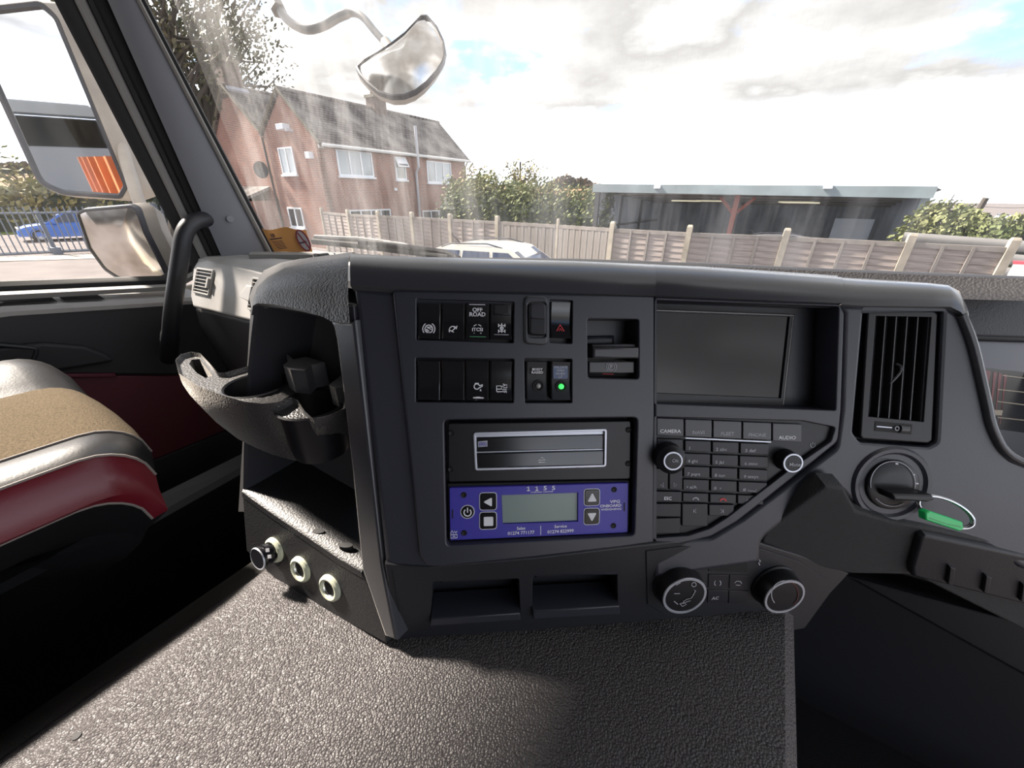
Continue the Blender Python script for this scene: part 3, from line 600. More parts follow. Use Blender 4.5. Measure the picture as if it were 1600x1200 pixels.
def lerp_loop(a, b, t, bulge): return [p.lerp(q, t)+(Vector((p.x-cen.x, p.y-cen.y, 0)).normalized()*bulge) for p, q in zip(a, b)]
up = [p+Vector((0, 0, .004)) for p in rim]; inn = [p+(cen-p).normalized()*.005+Vector((0, 0, .0038)) for p in rim]
inn = [Vector((q.x, q.y, p.z+.004)) for q, p in zip(inn, rim)]; inn2 = [Vector((q.x+(cen.x-q.x)*.03, q.y+(cen.y-q.y)*.03, q.z-.006)) for q in inn]
obj('tray_skin', loft([bot, lerp_loop(rim, bot, .62, .004), lerp_loop(rim, bot, .3, .004), lerp_loop(rim, bot, .1, .002), rim, up, inn, inn2], True, True), 'plastic_grain', tray, ang=50)
w1 = onz(401, 601, RZ-.002); w2 = onz(487, 632, RZ-.010)
deck = [(p.x, p.y) for p in inn2]
trough = [onz(x, y, RZ-.003) for x, y in [(296, 570), (300, 563), (312, 562), (322, 573), (333, 588), (322, 592), (308, 584)]]
well1 = circ(w1.x, w1.y, .032, 28); well2 = circ(w2.x, w2.y, .033, 28)
dk = fill([ccw(deck), ccw(well1)[::-1], ccw(well2)[::-1], [(p.x, p.y) for p in trough]], 0)
def deckz(x, y):  # the deck dips towards the stack
    j = min(range(N_), key=lambda k: (inn2[k].x-x)**2+(inn2[k].y-y)**2); return inn2[j].z
nd = len(deck)
dv = [Vector((v.x, v.y, inn2[i].z if i < nd else (H+RZ-.002 if i < nd+28 else (H+RZ-.009 if i < nd+56 else H+RZ-.002)))) for i, v in enumerate(dk[0])]
obj('deck', (dv, dk[1]), 'plastic_grain', tray, ang=60)
for nm, c, r, zt in (('cup_well', w1, .032, RZ-.002), ('cup_well', w2, .033, RZ-.009)):
    M = Matrix.Translation(Vector((c.x, c.y, H)))
    obj(nm, lathe([(0.001, zt-.06), (r*.9, zt-.06), (r*.95, zt-.05), (r, zt), (r+.002, zt+.0015), (r+.004, zt)], 28, M), 'satin_black', tray)
t3 = [Vector((p.x, p.y, p.z-.03)) for p in trough]
obj('trough', loft([trough, t3], True, False, True), 'plastic_grain', tray)
zc = RZ+.026
claw = [onz(x, y, zc) for x, y in [(442, 569), (449, 564), (447, 551), (458, 560), (478, 556), (507, 565), (486, 569), (476, 578), (453, 576)]]
obj('cup_divider', loft([[Vector((p.x, p.y, H+RZ-.004)) for p in claw], [p-Vector((0, 0, .004)) for p in claw], [p+(cen-p).normalized()*.001 for p in claw]], True, False, True), 'plastic_soft', tray, ang=30)
c2 = [onz(x, y, zc) for x, y in [(398, 545), (430, 541), (424, 550), (404, 558)]]
obj('cup_clip', loft([[Vector((p.x, p.y, H+RZ-.004)) for p in c2], c2], True, False, True), 'plastic_soft', tray, ang=30)
c3 = [onz(x, y, RZ+.012) for x, y in [(514, 601), (534, 586), (538, 605), (524, 606)]]
obj('cup_clip', loft([[Vector((p.x, p.y, H+RZ-.012)) for p in c3], c3], True, False, True), 'plastic_grain', tray, ang=30)
# ------------------------------------------------------------------ power sockets and plug
sock_lab = ['round power socket holding the black plug on the console flank', 'middle round power socket with pale green rim on the console flank', 'round power socket with pale rim nearest the dashboard centre']
for i, (x, y) in enumerate(((431, 858), (472, 888), (518, 917))):
    f = FL.sub(x, y, .001); t = thing('power_socket', sock_lab[i], 'power socket', M=f.M, group='power sockets on the console flank')
    obj('rim', xf(f.M, lathe([(.0095, .002), (.0105, .0045), (.0125, .005), (.0152, .003), (.0158, 0)], 32)), 'cream_ring', t)
    obj('chrome_liner', xf(f.M, lathe([(.0095, .0025), (.0088, .001), (.0084, -.012)], 32)), 'chrome', t)
    obj('barrel', xf(f.M, lathe([(.0001, .0004), (.0092, .0004)], 24)), 'recess_black', t)
f = FL.sub(431, 858, .005); t = thing('power_plug', 'black ridged plug pushed into the first power socket', 'plug', M=f.M)
obj('plug_body', xf(f.M, lathe([(.0001, -.008), (.0085, -.008), (.0088, .002), (.0125, .004), (.0128, .009), (.0105, .010), (.0105, .012), (.0135, .013), (.0138, .016), (.0125, .0172), (.0001, .0172)], 28)), 'satin_black', t)
obj('plug_rim', xf(f.M, lathe([(.0118, .0173), (.013, .0177), (.0138, .0165)], 28)), 'silver_plastic', t)
fp_ = Fr(f.o+f.N*.0176, f.N, f.U)
for x, y in ((418, 860), (421, 870)): plate('rating_mark', fp_, [(x-3, y-2.5), (x+2.5, y-3), (x+3, y+2), (x-2.5, y+2.8)], -.0003, .0002, 'grey_print', t, 0)
# ------------------------------------------------------------------ rocker switches
def rocker_geo(fr, quad, n=.0015, dip=.0028, r=.0008):
    q = ccw(fr.uvs(quad)); q = [Vector(p) for p in q]; q.sort(key=lambda p: p.y); bl, br = sorted(q[:2], key=lambda p: p.x); tl, tr_ = sorted(q[2:], key=lambda p: p.x)
    rows = []; K = 8
    for k in range(K+1):
        s = k/K; a = bl.lerp(tl, s); b = br.lerp(tr_, s); h = n-dip*math.sin(math.pi*s); e = (b-a).normalized()*.0012
        rows.append([Vector((a.x, a.y, -.0135)), Vector((a.x, a.y, h-r)), Vector((a.x+e.x, a.y+e.y, h)), Vector((b.x-e.x, b.y-e.y, h)), Vector((b.x, b.y, h-r*1.4)), Vector((b.x, b.y, -.0135))])
    g = loft(rows, False); k = len(rows[0]); L = len(g[0])
    g[1].append(tuple(range(k))); g[1].append(tuple(range(L-1, L-1-k, -1))); return xf(fr.M, g)
def rocker(label, quad, m='gloss_black'):
    cx = sum(p[0] for p in quad)/4; cy = sum(p[1] for p in quad)/4
    t = thing('rocker_switch', label, 'switch', M=FS.sub(cx, cy, -.013).M, group='rocker switches on the centre fascia')
    obj('rocker', rocker_geo(FS, quad), m, t, ang=30); return t
def rc(x0, y0, x1, y1): return [(x0, y0), (x1, y0+1), (x1, y1+1), (x0, y1)]
NS = -.0002      # print height on the dished rockers
def arcpx(cx, cy, r, a0, a1, n=14): return pxcirc(cx, cy, r, n, None, a0, a1)
t = rocker('black rocker switch with a round brake symbol, first of the upper row', rc(653, 474, 688.5, 529))
strokes(FS, [arcpx(670, 514, 6.2, 0, 360)], 1.5, NS, 'white_print', t); strokes(FS, [arcpx(670, 514, 9.5, 120, 240), arcpx(670, 514, 9.5, -60, 60)], 1.4, NS, 'white_print', t)
strokes(FS, [[(667, 511), (674, 511), (674, 515), (667, 511)], [(666, 514), (671, 518), (667, 518), (666, 514)]], 1.6, NS, 'white_print', t); strokes(FS, [[(657, 526), (683, 527)]], 1.6, NS+.0006, 'grey_print', t, 'indicator_bar')
t = rocker('black rocker switch with a small speedometer symbol in the upper row', rc(690.5, 474, 726, 529))
strokes(FS, [arcpx(708, 516, 6.2, 150, 330), [(705, 518), (712, 512)], [(703, 516), (709, 519)], [(714, 509), (713, 514), (709, 511)]], 1.4, NS, 'white_print', t); strokes(FS, [[(695, 526), (720, 527)]], 1.6, NS+.0006, 'grey_print', t, 'indicator_bar')
t = rocker('black rocker switch lettered OFF ROAD and TCS with green bar', rc(728, 474, 764, 530))
text(FS, 'OFF', 746, 484.5, 6.5, .0005, 'white_print', t); text(FS, 'ROAD', 746, 491.5, 6.5, -.0002, 'white_print', t); text(FS, 'TCS', 746, 515, 5.4, NS, 'white_print', t)
strokes(FS, [arcpx(746, 515, 7.8, a, a+40, 5) for a in (-20, 40, 100, 160, 220, 280)], 1.2, NS, 'white_print', t); strokes(FS, [[(733, 476), (758, 476.5)]], 1.6, .0016, 'grey_print', t, 'indicator_bar'); strokes(FS, [[(734, 526.5), (759, 527)]], 2, NS+.0008, 'green_line', t, 'indicator_bar')
t = rocker('black rocker switch with a notched top and axle lock symbol', rc(766, 475, 800.5, 530))
plate('notch', FS, [(771, 475), (796, 476), (796, 493), (771, 492)], -.002, .0022, 'satin_black', t, .0012)
strokes(FS, [[(784, 505), (784, 520)], [(779, 506), (779, 511)], [(789, 506), (789, 511)], [(779, 515), (779, 520)], [(789, 515), (789, 520)], [(779, 508.5), (789, 508.5)], [(779, 517.5), (789, 517.5)], arcpx(784, 513, 2.4, 0, 360)], 1.5, NS, 'white_print', t); strokes(FS, [[(772, 523), (795, 523.5)]], 1.4, NS+.0003, 'grey_print', t, 'indicator_bar')
rocker('plain black blanking rocker at the outer end of the lower row', rc(652, 564, 688, 624))
rocker('plain black blanking rocker beside the oil symbol switch', rc(690, 564, 726, 624))
t = rocker('black rocker switch with an oil can symbol and white scuff', rc(728, 564, 763.5, 624))
strokes(FS, [arcpx(745, 604, 4.2, 20, 340), [(749, 603), (754, 601)], [(749, 606), (753, 604), (754, 601)], [(751, 608), (751.5, 612), (750, 612), (751, 608)], [(742, 599), (748, 599)]], 1.5, NS-.0004, 'white_print', t)
strokes(FS, [[(733, 618.5), (759, 619)]], 1.8, NS+.0004, 'red_print', t, 'indicator_bar'); plate('scuff', FS, [(739, 620.5), (748, 619.5), (756, 621), (755, 624), (743, 625), (739, 623)], -.001, .0012, 'white_print', t, .0003)
t = rocker('black rocker switch with a truck symbol, last of the lower row', rc(766, 564, 801, 625))
strokes(FS, [[(776, 612), (776, 603), (783, 603), (784, 608), (776, 608)], [(785, 609), (792, 609)], [(784, 604), (792, 601), (792, 606), (786, 606)], [(786, 600), (790, 602)], arcpx(779, 613, 1.6, 0, 360, 8), arcpx(790, 613, 1.6, 0, 360, 8), [(781, 612), (788, 612)]], 1.3, NS-.0002, 'white_print', t)
t = thing('rocker_switch', 'raised oval two-way rocker in its own rounded bezel', 'switch', M=FS.sub(836, 501, 0).M, group='rocker switches on the centre fascia')
oq = roundpoly(FS.uvs([(818, 463), (855, 464), (855, 540), (818, 538)]), .006); iq = roundpoly(FS.uvs([(823, 472), (853, 473), (853, 528), (823, 527)]), .005)
obj('bezel', xf(FS.M, rprism(oq, -.002, .005, .0018, 3, [(iq, .001, .001)])), 'plastic_soft', t)
obj('rocker', xf(FS.M, rprism(roundpoly(FS.uvs([(825, 474), (852, 475), (852, 525), (825, 524)]), .004), 0, .0068, .002, 3)), 'satin_black', t)
plate('upper_pad', FS, [(826.5, 476), (850.5, 477), (850.5, 500), (826.5, 499)], .006, .0078, 'key_black', t, .0012, .003)
t = rocker('black hazard light switch with a red double triangle', [(860, 472), (892.5, 473), (892, 529), (860, 528)])
strokes(FS, [[(867.5, 521.5), (875.3, 507.5), (884, 521.5)]], 2, NS-.0002, 'red_print', t, closed=True); strokes(FS, [[(872.5, 518.3), (875.4, 513.3), (878.8, 518.3)]], 1.4, NS-.0002, 'red_print', t, closed=True)
def led_switch(label, quad, cx, cy, lm):
    t = rocker(label, quad, 'satin_black'); f = FS.sub(cx, cy, -.0015)
    obj('lamp_bezel', xf(f.M, lathe([(.0001, .001), (.0042, .001), (.0046, .0024), (.0056, .0024), (.006, 0)], 24)), 'recess_black', t)
    obj('lamp', xf(f.M, lathe([(.0001, .0036), (.0018, .0032), (.0026, .0022), (.0028, 0)], 16)), lm, t); return t
t = led_switch('black switch lettered BODY RAISED with an unlit lamp', rc(822, 565, 855, 624), 841, 603, 'steel_grey')
plate('label_plate', FS, [(828, 574), (850, 574), (850, 585), (828, 585)], -.003, .0005, 'recess_black', t, .0003, .002)
text(FS, 'BODY', 839.5, 577.2, 3.8, .0007, 'white_print', t, stretch=1.15); text(FS, 'RAISED', 839.5, 582, 3.8, .0007, 'white_print', t, stretch=1.1)
t = led_switch('black switch with a worn blue tailgate label and a lit green lamp', rc(861, 565, 892, 624), 877, 604, 'green_led')
mat('label_blue', (.10, .13, .22), .5); plate('label_plate', FS, [(864, 571), (887, 571), (887, 592), (864, 592)], -.003, .0006, 'label_blue', t, .0003, .002)
for k, s in enumerate(('TAILGATE', 'OPEN', 'WHEN', 'LIT')): text(FS, s, 875.5, 574+5*k, 3.6, .0008, 'grey_print', t)
# ------------------------------------------------------------------ parking brake control
t = thing('parking_brake_switch', 'grey parking brake lever in a square pocket marked with a circled P', 'parking brake', M=FS.sub(957, 545, -.034).M)
plate('cavity_slope', FS, [(919, 524), (974, 523), (974, 541), (919, 542)], -.033, -.022, 'plastic', t, .004)
plate('lever', FS, [(925, 543), (996, 543), (996, 559.5), (925, 559.5)], -.02, .004, 'plastic_soft', t, .002)
plate('lever_lip', FS, [(926, 537), (995, 537), (995, 544), (925, 544)], -.02, -.002, 'plastic_dark', t, .002)
plate('lower_plate', FS, [(922, 565), (994, 565), (994, 583.5), (922, 583.5)], -.03, -.004, 'plastic_soft', t, .0012)
strokes(FS, [arcpx(957, 573.5, 5.2, 0, 360), arcpx(957, 573.5, 8, 130, 230), arcpx(957, 573.5, 8, -50, 50)], .9, -.0036, 'grey_print', t); text(FS, 'P', 957, 573.5, 5.5, -.0036, 'grey_print', t)
strokes(FS, [[(948, 585.5), (966, 586)]], 1.2, -.0125, 'red_print', t, 'warning_print'); plate('pocket_floor', FS, [(920, 584), (995, 584), (995, 591), (920, 591)], -.032, -.014, 'recess_black', t, .001)
# ------------------------------------------------------------------ slot unit over the weighing unit
def screw(fr, x, y, n, parent, r=.0026, m='recess_black'):
    f = fr.sub(x, y, n); obj('screw', xf(f.M, lathe([(.0001, .0002), (r*.6, .0002), (r, .0009), (r*1.2, 0)], 14)), m, parent)
t = thing('disc_drive', 'black slot drive panel with silver framed flap and eject symbol', 'disc drive', M=FS.sub(845, 705, -.022).M)
slot = roundpoly(FS.uvs([(739, 677), (951, 671), (950, 732), (742, 738)]), .0035)
obj('faceplate', xf(FS.M, rprism(roundpoly(FS.uvs([(699, 663), (990, 659), (989, 752), (700, 757)]), .003), -.02, -.006, .0012, 3, [(inset(ccw(slot), .0008), -.012, 0)])), 'satin_black', t)
obj('slot_frame', xf(FS.M, rprism(slot, -.008, -.0042, .0008, 2, [(inset(ccw(slot), .0026), -.0075, .0005)])), 'silver_plastic', t)
plate('upper_flap', FS, [(745, 686), (946, 681), (946, 704), (745, 709)], -.012, -.006, 'gloss_black', t, .001); plate('lower_flap', FS, [(745, 711), (946, 706), (946, 729), (746, 734)], -.012, -.0052, 'gloss_black', t, .001)
strokes(FS, [[(842, 721), (848, 716.5), (853.5, 720.5)]], 1.1, -.005, 'white_print', t, 'eject_symbol', True); strokes(FS, [[(843, 724.5), (853, 724.3)]], 1.1, -.005, 'white_print', t, 'eject_symbol')
plate('sticker', FS, [(747, 692), (762, 690.5), (762, 700), (747, 701)], -.007, -.0055, 'grey_print', t, .0002); text(FS, '(00)', 754.5, 696, 5.5, -.0053, 'blue_face', t)
for x, y in ((705, 679), (985.5, 673.5), (704, 736), (985, 727)): screw(FS, x, y, -.0058, t)
# ------------------------------------------------------------------ weighing unit
t = thing('weighing_display', 'blue onboard weighing unit with grey screen and arrow buttons', 'weighing unit', M=FS.sub(843, 803, -.022).M)
lcdq = FS.uvs([(784, 776.5), (905, 772.5), (905, 818), (786, 822.5)])
obj('surround', xf(FS.M, rprism(roundpoly(FS.uvs([(698, 760), (989, 754), (988, 837), (700, 852)]), .003), -.021, -.008, .001)), 'recess_black', t)
NB = -.0045
obj('faceplate', xf(FS.M, rprism(roundpoly(FS.uvs([(701.5, 765), (984.5, 757), (983.5, 835.5), (703, 848)]), .0012), -.012, NB, .0006, 2, [(lcdq, -.008, .0003)])), 'blue_face', t)
obj('screen', xf(FS.M, rprism(inset(ccw(lcdq), .0004), -.0085, -.0066, 0)), 'lcd', t)
def btn(quad, sym, closed_poly=None):
    b = plate('button', FS, quad, NB-.001, NB+.0010, 'gloss_black', t, .0008, .003)
    o = ccw(roundpoly(FS.uvs(quad), .003)); obj('button_outline', xf(FS.M, rprism(inset(o, -.0006), NB, NB+.0004, 0, 2, [(o, NB, 0)])), 'white_print', b)
    obj('button_symbol', xf(FS.M, rprism(roundpoly(FS.uvs(sym), .0012), NB+.0005, NB+.0014, .0002)), 'white_print', b)
btn([(750, 773), (776, 772.5), (776, 799), (750, 799.5)], [(755, 786.5), (769, 779), (769, 794)])
btn([(750, 803.5), (776, 803), (776, 829), (750, 830)], [(756, 810), (771, 809.5), (771, 824), (756, 824.5)])
btn([(915, 767), (939, 766.5), (938.5, 791.5), (915, 792.5)], [(919, 786), (927, 771.5), (934.5, 785.5)])
btn([(915, 797.5), (938.5, 797), (938, 821.5), (914.5, 822.5)], [(919, 804), (934, 803.5), (926.5, 817.5)])
b = obj('button', xf(FS.M, rprism(circ(*FS.uv(730.5, 802.5), .0066), NB-.001, NB+.001, .0008)), 'gloss_black', t)
obj('button_outline', xf(FS.M, rprism(circ(*FS.uv(730.5, 802.5), .0072), NB, NB+.0004, 0, 2, [(circ(*FS.uv(730.5, 802.5), .0066), NB, 0)])), 'white_print', b)
strokes(FS, [arcpx(730.5, 803, 5.6, -50, 230), [(730.5, 795.5), (730.5, 803)]], 1.9, NB+.0011, 'white_print', b, 'button_symbol')
NP = NB+.0002
for k, ch in enumerate('1155'):
    x, y = 826.5+13.3*k, 766-.3*k
    if ch == '1': strokes(FS, [[(x-2.4, y-1.6), (x+.3, y-3.2), (x+.3, y+3.2)], [(x-2.2, y+3), (x+2.6, y+3)]], 1.5, NP, 'white_print', t, 'lettering')
    else: text(FS, ch, x, y, 7, NP, 'white_print', t, stretch=1.25)
text(FS, 'ONBOARD WEIGHER', 848, 771.2, 1.8, NP, 'white_print', t, stretch=1.5)
text(FS, 'Sales', 815, 828.7, 5, NP, 'white_print', t); text(FS, '01274 771177', 815, 836, 5.3, NP, 'white_print', t); text(FS, 'Service', 877.5, 825.5, 5, NP, 'white_print', t); text(FS, '01274 822999', 877.5, 833.5, 5.3, NP, 'white_print', t)
strokes(FS, [[(846, 824.5), (846, 839)]], 1, NP, 'white_print', t, 'divider_line')
text(FS, 'VPG', 963.5, 786.5, 5, NP, 'white_print', t, stretch=1.3); text(FS, 'ONBOARD', 956.5, 793, 4.6, NP, 'white_print', t, stretch=1.1); text(FS, 'WEIGHING', 957.5, 798.5, 3.2, NP, 'white_print', t, stretch=1.5)
strokes(FS, [[(703.5, 837), (706, 832), (708, 836), (710, 833), (712, 836), (714, 833)]], 1.2, NP, 'white_print', t, 'logo'); strokes(FS, [[(704, 838.5), (714, 838.2), (714, 843.5), (704, 844)]], 1.2, NP, 'white_print', t, 'logo', True); strokes(FS, [[(707, 841), (711, 841)]], 1.2, NP, 'white_print', t, 'logo')
strokes(FS, [[(707, 799), (707, 813)]], 1.8, NP, 'recess_black', t, 'side_slot'); strokes(FS, [[(978, 788), (978, 801)]], 1.8, NP, 'recess_black', t, 'side_slot')
for x, y in ((724.5, 776), (725, 836), (962, 767.5), (961, 824.5)): screw(FS, x, y, NB, t)
# ------------------------------------------------------------------ display in its deep frame
def dpt(px, py, dn): return pt(px, py, FT.depth(px, py)+dn)
FG = fr3(dpt(1024, 487, .008), dpt(1024, 625, .008), dpt(1238, 493, .022)); FG = Fr(FG.at(1130, 560), FG.N)
t = thing('display_screen', 'dark blank display screen set deep in the dashboard', 'display', M=FG.M)
obj('bezel', xf(FG.M, rprism(FG.uvs([(1022, 483), (1241, 491), (1225, 634), (1021, 629)]), -.008, .0012, .0006, 2, [(FG.uvs([(1024, 487.5), (1233, 495), (1219, 622), (1023, 614)]), -.0012, .0003)])), 'satin_black', t)
obj('screen', xf(FG.M, rprism(FG.uvs([(1024.5, 488), (1232, 495.5), (1218, 621.5), (1023.5, 613.5)]), -.002, -.0008, 0)), 'screen_glass', t)
strokes(FG, [[(1022, 485), (1238, 493), (1222, 632)]], 1.0, .0013, 'plastic_grey', t, 'bezel_edge')
# ------------------------------------------------------------------ media keypad
kp = thing('media_keypad', 'black media keypad with number keys and two round knobs', 'keypad', M=FT.sub(1140, 740, -.005).M)
obj('base', xf(FT.M, rprism(inset(ccw(H_key), .0006), -.006, -.0032, .0004)), 'satin_black', kp)
def key(x0, y0, x1, y1, s=.035, m='key_black', h=.0):
    return plate('key', FT, [(x0, y0), (x1, y0+(x1-x0)*s), (x1, y1+(x1-x0)*s), (x0, y1)], -.0045, h-.0002, m, kp, .0007)
mat('key_top', (.055, .056, .066), .36)
for i, (x0, x1, s) in enumerate(((1026.5, 1068.5, 'CAMERA'), (1070.5, 1112.5, 'NAVI'), (1114.5, 1159, 'FLEET'), (1161, 1205.5, 'PHONE'), (1207.5, 1253, 'AUDIO'))):
    y = 653+(x0-1026)*.045; k = key(x0, y, x1, y+27+(1 if i == 4 else 0), .045, 'key_top'); text(FT, s, (x0+x1)/2, y+21+(2 if i == 4 else 0), 5.6, 0, 'white_print' if i in (0, 4) else 'grey_print', k, 'legend', 1.05)
strokes(FT, [[(1071, 684.3), (1204.5, 690.5)]], 1.8, .0002, 'silver_plastic', kp, 'silver_line')
leg = [['1', '2 abc', '3 def'], ['4 ghi', '5 jkl', '6 mno'], ['7 pqrs', '8 tuv', '9 wxyz'], ['\u2022 a/A', '0  \u2022', '#']]
colx = [(1070.5, 1111), (1113.5, 1154.5), (1157, 1202)]
for r in range(4):
    for c in range(3):
        sh = -1.0*r; x0, x1 = colx[c]; x0 += sh; x1 += sh; y = 688+20.3*r+(x0-1070)*.045
        k = key(x0, y, x1, y+17, .045); text(FT, leg[r][c], x0+5+(2 if c == 2 else 0), y+12.3, 5.0, 0, 'grey_print', k, 'legend', 1.15, 'LEFT')
        if leg[r][c] == '#': strokes(FT, [[(x0+15, y+11), (x0+15, y+14), (x0+27, y+14.5), (x0+27, y+11.5)]], 1, 0, 'grey_print', k, 'legend')
for i, (x0, x1) in enumerate(((1067, 1107), (1109.5, 1150.5), (1153, 1193))):
    y = 770+(x0-1067)*.04; k = key(x0, y, x1, y+14, .04); cx = (x0+x1)/2
    if i < 2: strokes(FT, [[(cx-4.5, y+11), (cx-3.5, y+8.5), (cx, y+7.5), (cx+3.5, y+9), (cx+4.5, y+11.5)]], 2, 0, 'grey_print' if i == 0 else 'red_print', k, 'legend')
    else: text(FT, 'C', cx-5, y+9.5, 5, 0, 'grey_print', k, 'legend')
k = key(1066, 787, 1106, 822, .02); strokes(FT, [[(1083.5, 795), (1083.5, 801)], [(1087.5, 795), (1084.5, 798), (1087.5, 801)]], 1, 0, 'grey_print', k, 'legend')
k = key(1108, 788.5, 1147, 806, .02); strokes(FT, [[(1130, 795.5), (1130, 801.5)], [(1126, 795.5), (1129, 798.5), (1126, 801.5)]], 1, 0, 'grey_print', k, 'legend')
key(1026.5, 685.5, 1067.5, 700); k = key(1024.5, 732, 1044, 764); strokes(FT, [[(1036, 754), (1032, 757.5), (1036, 761)]], 1.1, 0, 'grey_print', k, 'legend', True)
k = key(1046, 733, 1066.5, 765); strokes(FT, [[(1053, 754), (1057, 757.5), (1053, 761)]], 1.1, 0, 'grey_print', k, 'legend', True)
k = key(1024, 767.5, 1065.5, 783.5); text(FT, 'ESC', 1043.5, 779, 5.2, 0, 'white_print', k, 'legend')
key(1023.5, 787, 1064, 807.5, .01); key(1022.5, 810, 1063, 834, -.01)
def knob(fr, x, y, h, rb, rt, ring, s, parent, n0=-.003, m='satin_black', nm='knob'):
    f = fr.sub(x, y, n0); k = obj(nm, xf(f.M, lathe([(rb*1.06, 0), (rb*1.06, .002), (rb, .0035), (rb*.97, h*.8), (rt*1.04, h), (rt*.82, h+.0004), (.0001, h)], 36)), m, parent)
    obj('ring', xf(f.M, lathe([(rt*1.02, h-.0003), (rt*1.0, h+.0009), (rt*(1-ring), h+.0009), (rt*(1-ring)-.0003, h)], 36)), 'silver_plastic', k)
    return k, Fr(f.o+f.N*(h+.0006), f.N, f.U)
k, f = knob(FT, 1042.5, 713, .019, .0152, .0094, .15, 'Ok', kp); text(f, 'Ok', 1055, 720, 5.5, .0002, 'grey_print', k, 'legend')
k, f = knob(FT, 1229, 719, .0125, .0105, .0096, .15, 'Mute', kp); text(f, 'Mute', 1242, 726, 6, .0002, 'grey_print', k, 'legend')
strokes(FT, [arcpx(1273, 696.5, 3.8, -50, 230), [(1273, 692), (1273, 696)]], 1, -.003, 'grey_print', kp, 'power_symbol')
# ------------------------------------------------------------------ climate controls
cc = thing('climate_control', 'climate control panel with two silver ringed dials under the keypad', 'climate control', M=FB.sub(1150, 915).M)
plate('panel', FB, [(1010, 862), (1110, 850), (1190, 858), (1250, 878), (1290, 905), (1270, 950), (1240, 968), (1040, 962), (1012, 945)], -.004, -.0005, 'plastic_dark', cc, .0006)
plate('readout', FB, [(1108, 871), (1168, 873), (1167, 894), (1107, 892)], -.003, .0003, 'recess_black', cc, .0003)
for q, nm in (([(1107, 897), (1138, 898), (1137, 919), (1106, 918)], 'button'), ([(1140, 898), (1170, 899), (1169, 920), (1139, 919)], 'button'), ([(1106, 921), (1137, 922), (1136, 942), (1105, 941)], 'button'), ([(1139, 922), (1169, 923), (1168, 943), (1138, 942)], 'button')): plate(nm, FB, q, -.003, .0006, 'key_black', cc, .0005)
strokes(FB, [arcpx(1120.5, 910, 5, 130, 230), arcpx(1120.5, 910, 5, -50, 50)], 1.2, .0008, 'grey_print', cc, 'recirculation_symbol')
strokes(FB, [[(1147, 910), (1150, 907), (1156, 907.5), (1158, 911)], [(1149, 913), (1156, 913.5)]], 1.2, .0008, 'grey_print', cc, 'demist_symbol'); text(FB, 'AC', 1117, 934, 6, .0008, 'grey_print', cc)
strokes(FB, [arcpx(1091.5, 876, 1.4, 0, 360, 8), arcpx(1095.5, 876, 1.4, 0, 360, 8), arcpx(1093.5, 874, 1.4, 0, 360, 8), arcpx(1093.5, 878.5, 1.4, 0, 360, 8)], 1, 0, 'grey_print', cc, 'fan_symbol'); strokes(FB, [[(1186, 874), (1188, 877), (1185, 879), (1187, 883)]], 1.4, 0, 'grey_print', cc, 'heat_symbol')
k, f = knob(FB, 1058, 912, .017, .0262, .0238, .10, '', cc, -.001, nm='dial')
strokes(f, [arcpx(1084, 913, 3.4, 0, 360), [(1084, 921), (1086.5, 923), (1080, 934), (1073, 936), (1068, 939), (1066, 943), (1072, 940), (1079, 938)], [(1062, 943), (1068, 941), (1072, 944), (1066, 947), (1062, 943)]], 1.1, .0002, 'grey_print', k, 'airflow_symbol')
strokes(f, [[(1056, 914), (1063, 910)], [(1053, 927), (1062, 927)], [(1053, 939), (1059, 944)]], 1.3, .0002, 'grey_print', k, 'arrow_symbol')
k, f = knob(FB, 1209, 914, .017, .0255, .0228, .10, '', cc, -.001, nm='dial'); strokes(f, [arcpx(1226, 928, 21, 140, 270)], 1.3, .0002, 'grey_print', k, 'cold_arc')
mat('warm_arc', (.10, .02, .02), .5); strokes(f, [arcpx(1226, 928, 21, -60, 50)], 1.3, .0002, 'warm_arc', k, 'warm_arc')
# ------------------------------------------------------------------ driver air vent
t = thing('air_vent', 'tall upright air vent with vertical slats beside the instrument panel', 'air vent', M=FT.sub(1412, 585, -.02).M)
grill = FT.uvs([(1373, 493), (1461, 495), (1448, 660), (1361, 652)])
obj('frame', xf(FT.M, rprism(roundpoly(FT.uvs([(1360, 487), (1366, 483), (1464, 485), (1471, 490), (1462, 690), (1455, 694), (1352, 687), (1348, 682)]), .003), -.02, -.003, .0015, 3, [(grill, -.0185, .0006)])), 'satin_black', t)
for i in range(6):
    s = i/5; a = (1374+s*86, 493.5+s*1.5); b = (1362+s*85, 652+s*8)
    obj('slat', xf(FT.M, ribbon(FT.uvs([a, b]), .0009 if 0 < i < 5 else .0012, -.014, th=.009)), 'plastic_soft', t, smooth=False)
for i in range(3):
    y = 532+i*40; obj('cross_slat', xf(FT.M, ribbon(FT.uvs([(1370-i*3, y), (1458-i*3, y+3)]), .001, -.018, th=.006)), 'satin_black', t, smooth=False)
obj('direction_tab', tube(smooth_path([FT.at(1400, 600, -.006), FT.at(1409, 585, -.003), FT.at(1413, 574, -.003), FT.at(1409, 569, -.006)], 4), .0012, 8), 'plastic_soft', t)
plate('slider_slot', FT, [(1371, 659), (1430, 664), (1428, 680), (1370, 674)], -.004, -.0026, 'recess_black', t, .0003); strokes(FT, [[(1373, 667), (1397, 669)]], 1.6, -.0024, 'silver_plastic', t, 'slider_line')
obj('slider_wheel', tube([FT.at(1409, 671, -.004), FT.at(1422, 672, -.004)], .0045, 14), 'plastic_soft', t); strokes(FT, [arcpx(1404, 670, 3, 0, 360)], 1.4, -.0016, 'grey_print', t, 'slider_mark')
